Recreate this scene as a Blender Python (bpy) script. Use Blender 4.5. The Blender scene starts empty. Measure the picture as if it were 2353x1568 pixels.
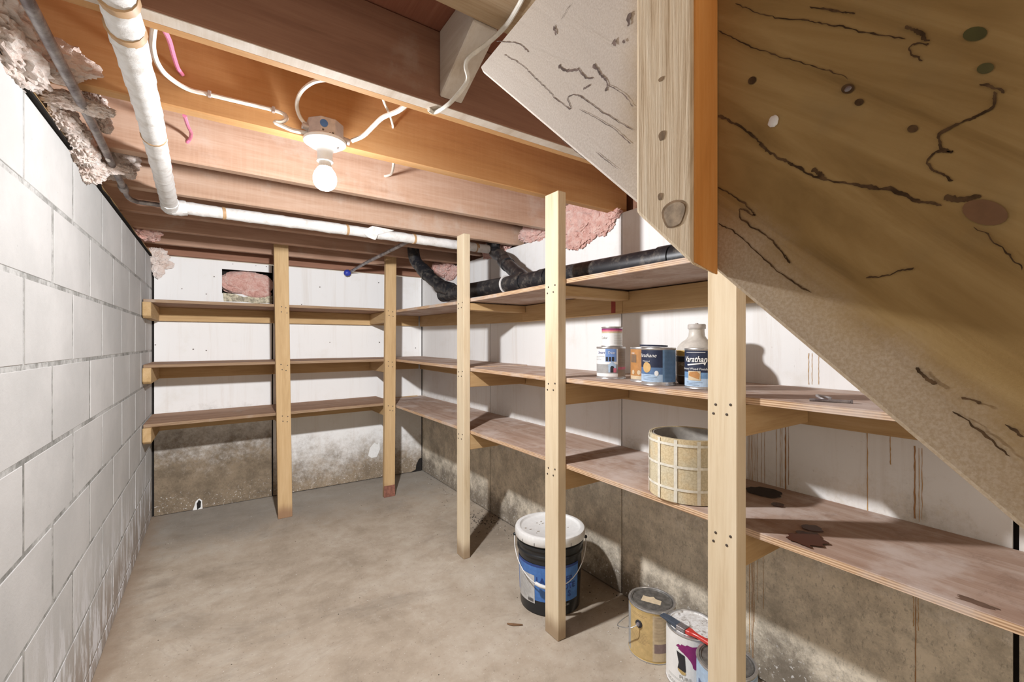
import bpy, bmesh, math, random
from mathutils import Vector, Matrix, noise
random.seed(7)
PI = math.pi
sc = bpy.context.scene
COL = sc.collection

# ------------------------------------------------------------------ camera, world, lights, exposure
H = 1.146                                   # lens height above the floor
FPX, CX, CY = 1009.0, 1176.5, 787.0         # focal length and principal point in pixels of a 2353 x 1568 frame
YAW = math.atan2(681.5, FPX)
cd = bpy.data.cameras.new('camera'); cam = bpy.data.objects.new('camera', cd); COL.objects.link(cam)
cam.location = (0, 0, H); cam.rotation_euler = (PI/2, 0, -YAW)
cd.sensor_width = 36.0; cd.lens = 36.0*FPX/2353.0; cd.shift_y = (CY-784.0)/2353.0
cd.clip_start = 0.02; cd.clip_end = 60
sc.camera = cam
vs = sc.view_settings
vs.view_transform = 'Standard'; vs.look = 'None'; vs.gamma = 1.0; vs.use_curve_mapping = False
vs.exposure = 0.17
sc.cycles.use_denoising = True
sc.cycles.max_bounces = 8; sc.cycles.diffuse_bounces = 5; sc.cycles.transparent_max_bounces = 8
sc.cycles.sample_clamp_indirect = 6.0
w = bpy.data.worlds.new('world'); sc.world = w; w.use_nodes = True
w.node_tree.nodes['Background'].inputs[0].default_value = (1.0, 0.88, 0.70, 1)
w.node_tree.nodes['Background'].inputs[1].default_value = 0.5
BULB = Vector((0.262, 1.352, 1.622))
BULB_POWER = 46.0
FILL_POWER = 14.0
ld = bpy.data.lights.new('bulb_light', 'POINT'); ld.shadow_soft_size = 0.03; ld.energy = BULB_POWER; ld.color = (0.97, 0.975, 1.0)
ld.use_nodes = True
_nt = ld.node_tree; _em = _nt.nodes['Emission']; _lf = _nt.nodes.new('ShaderNodeLightFalloff'); _lf.inputs['Strength'].default_value = 1.0
_ad = _nt.nodes.new('ShaderNodeMix'); _ad.inputs[0].default_value = 0.45
_nt.links.new(_lf.outputs['Linear'], _ad.inputs[2]); _nt.links.new(_lf.outputs['Constant'], _ad.inputs[3]); _nt.links.new(_ad.outputs[0], _em.inputs['Strength'])
lo = bpy.data.objects.new('bulb_light', ld); lo.location = BULB; COL.objects.link(lo)
# added soft fill behind the camera, not a lamp of the cellar
fd = bpy.data.lights.new('fill_light', 'AREA'); fd.shape = 'RECTANGLE'; fd.size = 1.6; fd.size_y = 1.3; fd.energy = FILL_POWER; fd.color = (1.0, 0.90, 0.76)
fo = bpy.data.objects.new('fill_light', fd); fo.location = (0.45, -1.9, 1.05); fo.rotation_euler = (PI/2, 0, -0.12); COL.objects.link(fo)

# ------------------------------------------------------------------ helpers
_s, _c = math.sin(YAW), math.cos(YAW)
def at(x, y, X=None, Y=None, Z=None):
    """the room point seen at pixel x, y lying on a known plane of the room"""
    l = (x-CX)/FPX; v = (CY-y)/FPX
    r = Vector((_s+l*_c, _c-l*_s, v))
    k = X/r.x if X is not None else (Y/r.y if Y is not None else (Z-H)/r.z)
    return r*k + Vector((0, 0, H))

def tag(o, label=None, cat=None, group=None, kind=None):
    if label: o['label'] = label
    if cat: o['category'] = cat
    if group: o['group'] = group
    if kind: o['kind'] = kind
    return o
def thing(name, label, cat, loc=(0, 0, 0), group=None):
    o = bpy.data.objects.new(name, None); o.location = loc; o.empty_display_size = 0.05
    COL.objects.link(o); return tag(o, label, cat, group)
def link(name, me, parent=None):
    o = bpy.data.objects.new(name, me); COL.objects.link(o)
    if parent is not None:
        o.parent = parent
        o.matrix_parent_inverse = Matrix.Translation(-Vector(parent.location)) if parent.type == 'EMPTY' else Matrix.Identity(4)
    return o

def slice_u(bm, step):
    """cut a flat print into narrow upright strips so that it bends round a can"""
    us = [v.co.x for v in bm.verts]; u = math.floor(min(us)/step)*step+step
    while u < max(us):
        bmesh.ops.bisect_plane(bm, geom=bm.verts[:]+bm.edges[:]+bm.faces[:], plane_co=(u, 0, 0), plane_no=(1, 0, 0)); u += step

class G:
    """collects shapes and links them as one mesh object"""
    def __init__(s): s.v = []; s.f = []
    def add(s, vs, fs):
        b = len(s.v); s.v += [tuple(p) for p in vs]; s.f += [tuple(i+b for i in f) for f in fs]; return s
    def box(s, x0, x1, y0, y1, z0, z1):
        return s.box8([(x0,y0,z0),(x1,y0,z0),(x1,y1,z0),(x0,y1,z0),(x0,y0,z1),(x1,y0,z1),(x1,y1,z1),(x0,y1,z1)])
    def box8(s, p):
        return s.add(p, [(0,3,2,1),(4,5,6,7),(0,1,5,4),(1,2,6,5),(2,3,7,6),(3,0,4,7)])
    def prism(s, poly, axis, a, b):
        """poly: 2-D outline in the other two axes, extruded along axis from a to b"""
        def P(u, v, t): return {'x': (t,u,v), 'y': (u,t,v), 'z': (u,v,t)}[axis]
        n = len(poly)
        vs = [P(u,v,a) for u,v in poly]+[P(u,v,b) for u,v in poly]
        fs = [tuple(range(n))[::-1], tuple(range(n,2*n))]+[(i,(i+1)%n,n+(i+1)%n,n+i) for i in range(n)]
        return s.add(vs, fs)
    def tube(s, pts, r, n=10, cap=True):
        pts = [Vector(p) for p in pts]; m = len(pts)
        rs = r if isinstance(r, (list, tuple)) else [r]*m
        t0 = (pts[1]-pts[0]).normalized()
        u = t0.cross(Vector((0,0,1)));  u = u if u.length > 1e-3 else t0.cross(Vector((1,0,0))); u.normalize()
        vs = []
        for i, p in enumerate(pts):
            t = (pts[min(i+1,m-1)]-pts[max(i-1,0)]).normalized()
            u = (u - t*u.dot(t)).normalized(); v = t.cross(u)
            for k in range(n):
                a = 2*PI*k/n; rr = rs[i](k, a) if callable(rs[i]) else rs[i]
                vs.append(p + (u*math.cos(a)+v*math.sin(a))*rr)
        fs = [(i*n+k, i*n+(k+1)%n, (i+1)*n+(k+1)%n, (i+1)*n+k) for i in range(m-1) for k in range(n)]
        if cap: fs += [tuple(range(n))[::-1], tuple(range((m-1)*n, m*n))]
        return s.add(vs, fs)
    def lathe(s, prof, c, n=32, cap=True):
        vs = [(c[0]+r*math.cos(2*PI*k/n), c[1]+r*math.sin(2*PI*k/n), c[2]+z) for r, z in prof for k in range(n)]
        m = len(prof)
        fs = [(i*n+k, i*n+(k+1)%n, (i+1)*n+(k+1)%n, (i+1)*n+k) for i in range(m-1) for k in range(n)]
        if cap: fs += [tuple(range(n))[::-1], tuple(range((m-1)*n, m*n))]
        return s.add(vs, fs)
    def arc(s, c, r, a0, a1, z0, z1, n=None):
        """a label lying on a can: angles a0..a1 (radians), heights z0..z1; r may be (bottom, top)"""
        n = n or max(2, int(abs(a1-a0)/0.12)+1); r0, r1 = r if isinstance(r, tuple) else (r, r)
        vs = []
        for i in range(n+1):
            a = a0+(a1-a0)*i/n
            vs += [(c[0]+r0*math.cos(a), c[1]+r0*math.sin(a), c[2]+z0), (c[0]+r1*math.cos(a), c[1]+r1*math.sin(a), c[2]+z1)]
        return s.add(vs, [(2*i, 2*i+2, 2*i+3, 2*i+1) for i in range(n)])
    def arcpoly(s, c, r, a, z, pts):
        """a flat print outline (offsets along the can, height) wrapped on a can"""
        bm = bmesh.new(); bm.faces.new([bm.verts.new((u, v, 0)) for u, v in pts])
        slice_u(bm, 0.004)
        bm.verts.index_update()
        vs = [(c[0]+r*math.cos(a+v.co.x/r), c[1]+r*math.sin(a+v.co.x/r), c[2]+z+v.co.y) for v in bm.verts]
        fs = [tuple(v.index for v in f.verts) for f in bm.faces]; bm.free()
        return s.add(vs, fs)
    def lump(s, c, rad, seed=0, amp=0.5, freq=2.2, sub=5):
        bm = bmesh.new(); bmesh.ops.create_icosphere(bm, subdivisions=sub, radius=1.0)
        o = Vector((seed*3.7, seed*1.3, seed*7.1))
        vs = []
        for v in bm.verts:
            d = v.co.normalized()
            wq = d*freq+o; wq = wq+noise.noise_vector(wq)*0.7
            k = 1 + amp*0.30*noise.fractal(wq, 0.95, 2.2, 6) + amp*0.30*(0.5-abs(noise.noise(wq*1.7))) + amp*0.22*(0.4-abs(noise.noise(wq*4.3))) + amp*0.10*noise.noise(d*19+o)
            vs.append((c[0]+d.x*k*rad[0], c[1]+d.y*k*rad[1], c[2]+d.z*k*rad[2]))
        fs = [tuple(q.index for q in f.verts) for f in bm.faces]; bm.free()
        return s.add(vs, fs)
    def make(s, name, mat, parent=None, bevel=0, smooth=False, label=None, cat=None, group=None, kind=None, seg=1):
        me = bpy.data.meshes.new(name); me.from_pydata(s.v, [], s.f)
        if bevel:
            bm = bmesh.new(); bm.from_mesh(me)
            bmesh.ops.bevel(bm, geom=[e for e in bm.edges], offset=bevel, segments=seg, affect='EDGES', profile=0.5)
            bm.to_mesh(me); bm.free()
        me.materials.append(mat)
        if smooth:
            me.polygons.foreach_set('use_smooth', [True]*len(me.polygons))
            try: me.set_sharp_from_angle(angle=math.radians(40))
            except Exception: pass
        me.update()
        return tag(link(name, me, parent), label, cat, group, kind)

def box(name, x0, x1, y0, y1, z0, z1, mat, parent=None, bevel=0.0015, **k):
    return G().box(x0,x1,y0,y1,z0,z1).make(name, mat, parent, bevel=bevel, **k)

def spline(pts, n=6):
    """Catmull-Rom through pts"""
    P = [Vector(p) for p in pts]; P = [P[0]*2-P[1]]+P+[P[-1]*2-P[-2]]; out = []
    for i in range(1, len(P)-2):
        a, b, c, d = P[i-1:i+3]
        for k in range(n):
            t = k/n
            out.append(0.5*((2*b)+(c-a)*t+(2*a-5*b+4*c-d)*t*t+(3*b-a-3*c+d)*t**3))
    return out+[P[-2]]

def text(name, body, c, r, a, z, size, mat, parent, shear=0.0, eps=0.0012, squeeze=1.0, bold=0.0):
    """lettering wrapped on a can, centred on angle a at height z"""
    cu = bpy.data.curves.new(name, 'FONT'); cu.body = body; cu.size = size; cu.shear = shear; cu.align_x = 'CENTER'; cu.align_y = 'CENTER'
    cu.resolution_u = 2; cu.offset = bold
    o = bpy.data.objects.new(name, cu); COL.objects.link(o)
    bpy.context.view_layer.update()
    me = bpy.data.meshes.new_from_object(o.evaluated_get(bpy.context.evaluated_depsgraph_get()))
    bpy.data.objects.remove(o); bpy.data.curves.remove(cu)
    bm = bmesh.new(); bm.from_mesh(me); slice_u(bm, 0.003 if r < 0.1 else 0.006); bm.to_mesh(me); bm.free()
    for v in me.vertices:
        t = a + v.co.x*squeeze/r
        v.co = (c[0]+(r+eps)*math.cos(t), c[1]+(r+eps)*math.sin(t), c[2]+z+v.co.y)
    me.materials.clear(); me.materials.append(mat); me.name = name
    return link(name, me, parent)

# ------------------------------------------------------------------ materials
class M:
    def __init__(s, name, rough=0.7, spec=0.3, metal=0.0):
        s.m = bpy.data.materials.new(name); s.m.use_nodes = True; s.nt = s.m.node_tree
        s.b = s.nt.nodes['Principled BSDF']
        s.b.inputs['Roughness'].default_value = rough; s.b.inputs['Specular IOR Level'].default_value = spec; s.b.inputs['Metallic'].default_value = metal
    def n(s, t, **k):
        nd = s.nt.nodes.new('ShaderNode'+t)
        for a, v in k.items(): setattr(nd, a, v)
        return nd
    def put(s, sock, v):
        if isinstance(v, bpy.types.NodeSocket): s.nt.links.new(v, sock)
        elif isinstance(v, (tuple, list)) and len(v) == 3 and sock.type == 'RGBA': sock.default_value = (*v, 1)
        else: sock.default_value = v
    def math(s, op, a, b=0.0, clamp=False):
        nd = s.n('Math', operation=op, use_clamp=clamp); s.put(nd.inputs[0], a); s.put(nd.inputs[1], b); return nd.outputs[0]
    def pos(s, scale=(1,1,1), rnd=0.0):
        g = s.n('NewGeometry').outputs['Position']
        if rnd:
            r = s.n('ObjectInfo').outputs['Random']
            q = s.n('VectorMath', operation='SCALE'); q.inputs[0].default_value = (rnd, rnd*1.7, rnd*2.3); s.put(q.inputs['Scale'], r)
            d = s.n('VectorMath', operation='ADD'); s.put(d.inputs[0], g); s.put(d.inputs[1], q.outputs[0]); g = d.outputs[0]
        v = s.n('VectorMath', operation='MULTIPLY'); s.put(v.inputs[0], g); v.inputs[1].default_value = scale
        return v.outputs[0]
    def xyz(s):
        nd = s.n('SeparateXYZ'); s.put(nd.inputs[0], s.n('NewGeometry').outputs['Position']); return nd.outputs
    def noise(s, vec, scale, detail=5, rough=0.6, dist=0.0, color=False):
        nd = s.n('TexNoise'); s.put(nd.inputs['Vector'], vec); nd.inputs['Scale'].default_value = scale
        nd.inputs['Detail'].default_value = detail; nd.inputs['Roughness'].default_value = rough; nd.inputs['Distortion'].default_value = dist
        return nd.outputs[1 if color else 0]
    def voro(s, vec, scale, out='Distance'):
        nd = s.n('TexVoronoi'); s.put(nd.inputs['Vector'], vec); nd.inputs['Scale'].default_value = scale; return nd.outputs[out]
    def rng(s, v, a, b, lo=0.0, hi=1.0, smooth=True):
        nd = s.n('MapRange'); nd.interpolation_type = 'SMOOTHSTEP' if smooth else 'LINEAR'
        s.put(nd.inputs[0], v); nd.inputs[1].default_value = a; nd.inputs[2].default_value = b; nd.inputs[3].default_value = lo; nd.inputs[4].default_value = hi
        return nd.outputs[0]
    def mix(s, f, a, b, mode='MIX'):
        nd = s.n('Mix', data_type='RGBA', blend_type=mode); s.put(nd.inputs[0], f); s.put(nd.inputs[6], a); s.put(nd.inputs[7], b); return nd.outputs[2]
    def ramp(s, v, stops):
        nd = s.n('ValToRGB'); s.put(nd.inputs[0], v); cr = nd.color_ramp
        while len(cr.elements) < len(stops): cr.elements.new(0.5)
        for e, (p, c) in zip(cr.elements, stops): e.position = p; e.color = (*c, 1)
        return nd.outputs[0]
    def color(s, v): s.put(s.b.inputs['Base Color'], v); return s
    def bump(s, h, strength=0.3, dist=0.004):
        nd = s.n('Bump'); nd.inputs['Strength'].default_value = strength; nd.inputs['Distance'].default_value = dist
        s.put(nd.inputs['Height'], h); s.put(s.b.inputs['Normal'], nd.outputs[0]); return s

def plain(name, c, rough=0.5, spec=0.4, metal=0.0, var=0.12):
    m = M(name, rough, spec, metal)
    f = m.noise(m.pos(), 55, 4)
    m.color(m.mix(m.rng(f, 0.35, 0.7), tuple(x*(1-var) for x in c), tuple(min(1, x*(1+var*0.5)) for x in c)))
    return m.m

def wood(name, dark, mid, light, ax, knots=0.5, dust=0.0, dustc=(0.72, 0.68, 0.63), var=0.25, rough=0.75, ply=False, coarse=1.0, bump=0.25, saw=0.0, foot=None, warp=0.6):
    m = M(name, rough, 0.25)
    st = lambda a, b: tuple(a if i == 'xyz'.index(ax) else b for i in range(3))
    big = m.noise(m.pos(st(0.9, 9*coarse), 11), 2.2, 6, 0.6, warp)
    fine = m.noise(m.pos(st(3, 90*coarse), 11), 2.0, 5, 0.7)
    f = m.math('ADD', m.math('MULTIPLY', big, 0.65), m.math('MULTIPLY', fine, 0.35))
    col = m.ramp(f, [(0.30, dark), (0.48, mid), (0.68, light)])
    r = m.n('ObjectInfo').outputs['Random']
    col = m.mix(m.math('MULTIPLY', r, var), col, dark)
    if knots:
        kv = m.pos(st(2.2, 6.0), 11)
        d = m.voro(kv, 1.2); cc = m.n('SeparateColor'); m.put(cc.inputs[0], m.voro(kv, 1.2, 'Color'))
        k = m.math('MULTIPLY', m.rng(d, 0.05, 0.15, 1, 0), m.rng(cc.outputs[0], 1-knots, 1-knots+0.02))
        col = m.mix(m.math('MULTIPLY', k, 0.75), col, tuple(x*0.32 for x in dark))
    if ply:
        pt = m.noise(m.pos((2.2, 2.2, 2.2), 5), 2.2, 8, 0.72, 1.2)
        col = m.mix(m.rng(pt, 0.55, 0.70, 0, 0.55), col, tuple(x*0.55 for x in dark))
        g = m.n('SeparateXYZ'); m.put(g.inputs[0], m.n('NewGeometry').outputs['True Normal'])
        edge = m.rng(m.math('ABSOLUTE', g.outputs[2]), 0.4, 0.6, 1, 0)
        z = m.xyz()[2]; wv = m.math('SINE', m.math('MULTIPLY', z, 1100.0))
        pc = m.ramp(m.math('ADD', m.math('MULTIPLY', wv, 0.28), m.math('MULTIPLY', fine, 0.9)), [(p_, tuple(q_*float(ply) for q_ in c_)) for p_, c_ in ((0.1, (0.30, 0.17, 0.09)), (0.5, (0.60, 0.40, 0.24)), (0.8, (0.76, 0.56, 0.38)))])
        col = m.mix(edge, col, pc)
    if saw:
        sv = m.noise(m.pos(st(120, 6), 5), 1.0, 2, 0.5)
        col = m.mix(m.math('MULTIPLY', m.rng(sv, 0.4, 0.65), saw), col, light)
    if dust:
        dn = m.noise(m.pos((3.1, 3.1, 3.1), 3), 1.6, 7, 0.65)
        col = m.mix(m.rng(dn, 0.62-dust*0.35, 0.75-dust*0.2, 0, min(1.0, 0.35+dust*0.6)), col, dustc)
    if foot:
        fz = m.math('ADD', m.xyz()[2], m.math('MULTIPLY', big, 0.10))
        col = m.mix(m.rng(fz, 0.08, 0.16, 0.75, 0), col, foot)
    m.color(col); m.bump(f, bump, 0.003)
    return m.m

def panel_mat(name, z0, z1, stain=(0.30, 0.25, 0.185), paint=(0.76, 0.755, 0.74), low=1.0, ax='x', foot=0.0):
    """white painted sheet with mould and damp rising from the floor"""
    m = M(name, 0.75, 0.2)
    x, y, z = m.xyz()[:3]
    n1 = m.noise(m.pos(), 3.2, 7, 0.7); n2 = m.noise(m.pos(), 22, 8, 0.8); n3 = m.noise(m.pos((1, 1, 0.5)), 150, 4, 0.65); n4 = m.noise(m.pos(), 6.5, 8, 0.8)
    zz = m.math('ADD', m.math('ADD', z, m.math('MULTIPLY', m.math('SUBTRACT', n1, 0.5), 0.40)), m.math('MULTIPLY', m.math('SUBTRACT', n2, 0.5), 0.55))
    f = m.rng(zz, z0, z1, low, 0)
    st = m.mix(m.rng(n4, 0.36, 0.64), tuple(c*0.85 for c in stain), tuple(min(1, c*1.4) for c in stain))
    st = m.mix(m.rng(n2, 0.52, 0.66, 0, 0.4), st, tuple(min(1, c*1.7) for c in stain))
    st = m.mix(m.rng(n3, 0.54, 0.68, 0, 0.5), st, tuple(c*0.45 for c in stain))
    if foot: st = m.mix(m.rng(m.math('ADD', z, m.math('MULTIPLY', m.math('SUBTRACT', n4, 0.5), 0.5)), 0.02, 0.24, foot, 0), st, (0.12, 0.095, 0.07))
    streak = m.noise(m.pos((4, 4, 0.16)), 4, 7, 0.75, 0.5)
    dirty = m.mix(m.rng(streak, 0.50, 0.76, 0, 0.34), paint, (0.52, 0.44, 0.36))
    dirty = m.mix(m.rng(n1, 0.52, 0.72, 0, 0.35), dirty, (0.60, 0.55, 0.47))
    dirty = m.mix(m.rng(n3, 0.66, 0.74, 0, 0.35), dirty, (0.40, 0.36, 0.31))
    col = m.mix(f, dirty, st)
    salt = m.math('MULTIPLY', m.rng(m.noise(m.pos(), 70, 4, 0.7), 0.58, 0.66, 0, 0.8), m.rng(m.math('ADD', z, m.math('MULTIPLY', n1, 0.3)), 0.18, 0.34, 1, 0))
    m.color(m.mix(salt, col, (0.78, 0.77, 0.75)))
    m.bump(n2, 0.15, 0.003)
    return m.m

def floor_mat():
    m = M('concrete', 0.8, 0.2)
    x, y, z = m.xyz()[:3]
    a = m.noise(m.pos(), 1.6, 8, 0.65, 0.4); b = m.noise(m.pos(), 9, 7, 0.7); c = m.noise(m.pos(), 120, 3, 0.6)
    col = m.ramp(m.math('ADD', m.math('MULTIPLY', a, 0.6), m.math('MULTIPLY', b, 0.4)), [(0.34, (0.265, 0.215, 0.16)), (0.50, (0.385, 0.322, 0.25)), (0.66, (0.49, 0.435, 0.36))])
    damp = m.noise(m.pos((1, 1.6, 1)), 0.9, 9, 0.72, 0.6)
    col = m.mix(m.rng(damp, 0.50, 0.64, 0, 0.42), col, (0.185, 0.16, 0.13))
    col = m.mix(m.rng(m.noise(m.pos((1.4, 0.8, 1)), 3.3, 8, 0.75), 0.55, 0.72, 0, 0.35), col, (0.54, 0.49, 0.42))
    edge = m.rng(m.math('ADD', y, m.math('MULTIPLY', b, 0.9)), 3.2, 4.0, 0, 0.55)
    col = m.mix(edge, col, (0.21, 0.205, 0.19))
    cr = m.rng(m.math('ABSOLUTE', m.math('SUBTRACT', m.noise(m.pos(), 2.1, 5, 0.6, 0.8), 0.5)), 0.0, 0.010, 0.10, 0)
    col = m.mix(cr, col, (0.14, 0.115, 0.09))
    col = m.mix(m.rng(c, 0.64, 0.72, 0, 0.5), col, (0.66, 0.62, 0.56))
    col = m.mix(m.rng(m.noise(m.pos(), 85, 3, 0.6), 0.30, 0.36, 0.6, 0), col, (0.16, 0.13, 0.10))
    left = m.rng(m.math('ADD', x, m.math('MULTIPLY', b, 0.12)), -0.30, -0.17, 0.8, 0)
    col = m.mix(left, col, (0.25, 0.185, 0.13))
    m.color(col); m.bump(m.math('ADD', a, m.math('MULTIPLY', c, 0.12)), 0.3, 0.006)
    return m.m

def block_mat():
    m = M('painted_block', 0.8, 0.2)
    x, y, z = m.xyz()[:3]
    n1 = m.noise(m.pos(), 2.6, 7, 0.65); n2 = m.noise(m.pos(), 60, 5, 0.7); n3 = m.noise(m.pos((1, 1.4, 0.35)), 14, 6, 0.7)
    r = m.n('ObjectInfo').outputs['Random']
    col = m.mix(m.rng(n1, 0.35, 0.7), (0.47, 0.468, 0.455), (0.565, 0.56, 0.545))
    col = m.mix(m.math('MULTIPLY', r, 0.22), col, (0.41, 0.41, 0.40))
    low = m.rng(m.math('ADD', z, m.math('MULTIPLY', m.math('SUBTRACT', n3, 0.5), 0.75)), 0.04, 0.32, 0.9, 0)
    col = m.mix(low, col, (0.34, 0.29, 0.25))
    salt = m.math('MULTIPLY', m.rng(n3, 0.49, 0.58), m.rng(z, 0.15, 0.55, 1, 0))
    col = m.mix(m.math('MULTIPLY', salt, 0.75), col, (0.74, 0.75, 0.78))
    pits = m.rng(m.voro(m.pos(), 23), 0.03, 0.06, 0.45, 0)
    col = m.mix(pits, col, (0.30, 0.30, 0.28))
    m.color(col); m.bump(m.math('ADD', m.math('MULTIPLY', n2, 0.5), n1), 0.35, 0.004)
    return m.m

def mortar_mat():
    m = M('mortar', 0.85, 0.15)
    n1 = m.noise(m.pos(), 7, 7, 0.75); n2 = m.noise(m.pos(), 45, 4, 0.7)
    col = m.ramp(m.math('ADD', m.math('MULTIPLY', n1, 0.7), m.math('MULTIPLY', n2, 0.3)), [(0.36, (0.17, 0.17, 0.155)), (0.47, (0.30, 0.30, 0.285)), (0.56, (0.47, 0.47, 0.455))])
    z = m.xyz()[2]
    col = m.mix(m.rng(z, 0.0, 0.25, 0.7, 0), col, (0.26, 0.22, 0.18))
    m.color(col); m.bump(n1, 0.5, 0.004); return m.m

def fuzz(name, a, b, c):
    m = M(name, 0.95, 0.05)
    n1 = m.noise(m.pos(), 22, 8, 0.75, 1.2); n2 = m.noise(m.pos(), 140, 4, 0.7)
    m.color(m.ramp(m.math('ADD', m.math('MULTIPLY', n1, 0.75), m.math('MULTIPLY', n2, 0.25)), [(0.32, a), (0.48, b), (0.64, c)]))
    m.b.inputs['Sheen Weight'].default_value = 0.3
    m.bump(m.math('ADD', n1, m.math('MULTIPLY', n2, 0.4)), 0.8, 0.012); return m.m

def stringer_mat():
    m = M('stringer_wood', 0.8, 0.2)
    y, z = m.xyz()[1], m.xyz()[2]
    u = m.math('ADD', m.math('MULTIPLY', y, 0.73), m.math('MULTIPLY', z, 0.685)); v = m.math('SUBTRACT', m.math('MULTIPLY', z, 0.73), m.math('MULTIPLY', y, 0.685))
    cv = m.n('CombineXYZ'); m.put(cv.inputs[0], m.math('MULTIPLY', u, 1.3)); m.put(cv.inputs[1], m.math('MULTIPLY', v, 12.0))
    big = m.noise(cv.outputs[0], 2.0, 6, 0.6, 0.9); fine = m.noise(m.pos(), 300, 4, 0.7); pat = m.noise(m.pos(), 7, 5, 0.6)
    col = m.ramp(big, [(0.28, (0.21, 0.13, 0.045)), (0.48, (0.31, 0.20, 0.075)), (0.70, (0.40, 0.275, 0.115))])
    col = m.mix(m.rng(pat, 0.52, 0.75, 0, 0.45), col, (0.22, 0.165, 0.085))
    le = m.rng(m.math('ADD', v, m.math('MULTIPLY', m.math('SUBTRACT', pat, 0.5), 0.10)), 0.700, 0.765, 0.7, 0)  # dusty lower edge, paled in colour to stand in for grazing bulb light
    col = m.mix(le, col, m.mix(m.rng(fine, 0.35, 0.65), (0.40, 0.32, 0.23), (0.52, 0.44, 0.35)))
    # far end of the board whitened: the bulb's light put into the colour
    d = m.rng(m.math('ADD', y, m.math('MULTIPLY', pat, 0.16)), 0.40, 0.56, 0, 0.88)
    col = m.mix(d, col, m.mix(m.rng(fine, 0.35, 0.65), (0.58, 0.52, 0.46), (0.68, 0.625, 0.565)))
    m.color(col); m.bump(m.math('ADD', big, m.math('MULTIPLY', fine, 0.2)), 0.25, 0.003); return m.m

pine = lambda ax, **k: wood('pine_lumber_'+ax, (0.58, 0.445, 0.275), (0.71, 0.585, 0.40), (0.78, 0.67, 0.49), ax, **k)
W_POST = pine('z', knots=0.35, foot=(0.26, 0.17, 0.10))
W_POST_OLD = wood('aged_pine_post', (0.40, 0.255, 0.12), (0.54, 0.37, 0.19), (0.64, 0.46, 0.26), 'z', knots=0.35, foot=(0.24, 0.13, 0.08))
W_LX = wood('ledger_x', (0.36, 0.22, 0.10), (0.50, 0.33, 0.16), (0.60, 0.42, 0.23), 'x', knots=0.45)
W_LY = wood('ledger_y', (0.38, 0.24, 0.11), (0.52, 0.35, 0.17), (0.62, 0.44, 0.25), 'y', knots=0.45)
W_PLYY = wood('plywood_y', (0.28, 0.17, 0.12), (0.42, 0.30, 0.23), (0.56, 0.45, 0.38), 'y', knots=0.15, dust=0.45, ply=True, dustc=(0.60, 0.52, 0.47))
W_PLYX = wood('plywood_x', (0.24, 0.13, 0.08), (0.36, 0.22, 0.14), (0.46, 0.31, 0.22), 'x', knots=0.15, dust=0.2, ply=0.55, dustc=(0.45, 0.37, 0.31))
W_JO = wood('orange_joist', (0.40, 0.20, 0.08), (0.52, 0.285, 0.115), (0.60, 0.36, 0.17), 'x', knots=0.4, saw=0.12)
W_JP = wood('dusty_joist', (0.38, 0.225, 0.145), (0.50, 0.325, 0.225), (0.60, 0.43, 0.325), 'x', knots=0.25, dust=0.3, saw=0.15, dustc=(0.58, 0.47, 0.39))
W_JD = wood('dark_joist', (0.20, 0.095, 0.06), (0.27, 0.135, 0.085), (0.34, 0.18, 0.115), 'x', knots=0.12, dust=0.1, dustc=(0.40, 0.30, 0.24))
W_JM = wood('brown_joist', (0.33, 0.19, 0.125), (0.45, 0.275, 0.19), (0.55, 0.36, 0.26), 'x', knots=0.2, dust=0.25, dustc=(0.50, 0.39, 0.31))
W_SUB = wood('subfloor', (0.20, 0.075, 0.045), (0.29, 0.115, 0.07), (0.36, 0.155, 0.095), 'y', knots=0.2)
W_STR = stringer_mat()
W_ROUGH = wood('rough_sawn', (0.32, 0.20, 0.095), (0.70, 0.56, 0.38), (0.82, 0.72, 0.55), 'z', knots=0.3, coarse=2.0, bump=1.0, var=0.05, warp=2.2)
W_HEAD = wood('rough_header', (0.22, 0.14, 0.075), (0.42, 0.30, 0.18), (0.56, 0.44, 0.30), 'x', knots=0.3, coarse=1.3, bump=0.7, var=0.1)
W_DUSTY = wood('dusty_block', (0.45, 0.36, 0.27), (0.58, 0.50, 0.41), (0.68, 0.62, 0.54), 'y', knots=0.2, dust=0.5)
WHITE_BOARD = panel_mat('wall_sheet_back_far', 0.02, 0.46, stain=(0.22, 0.172, 0.12))
PANEL_L = panel_mat('wall_sheet_back_near', 0.26, 0.74, stain=(0.175, 0.135, 0.092))
PANEL_R = panel_mat('wall_sheet_right', 0.42, 0.76, stain=(0.52, 0.465, 0.375), foot=0.75)
CONC = floor_mat(); BLOCK = block_mat(); MORTAR = mortar_mat()
PINK = fuzz('pink_fibreglass', (0.40, 0.17, 0.13), (0.66, 0.38, 0.32), (0.78, 0.60, 0.53))
PALE = fuzz('pale_fibreglass', (0.52, 0.34, 0.26), (0.76, 0.64, 0.57), (0.84, 0.79, 0.75))
CLOTH = M('wrap_cloth', 0.7, 0.25); _f = CLOTH.noise(CLOTH.pos(), 30, 6, 0.7)
CLOTH.color(CLOTH.ramp(_f, [(0.3, (0.60, 0.57, 0.53)), (0.5, (0.74, 0.73, 0.71)), (0.7, (0.80, 0.80, 0.79))])).bump(_f, 0.5, 0.004); CLOTH = CLOTH.m
TAPE = plain('tan_tape', (0.50, 0.32, 0.17), 0.6); ABS = M('abs_black', 0.42, 0.5)
_f = ABS.noise(ABS.pos(), 24, 6, 0.75); ABS.color(ABS.mix(ABS.rng(_f, 0.48, 0.68, 0, 0.55), (0.012, 0.013, 0.016), (0.16, 0.14, 0.115))); ABS = ABS.m
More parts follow.
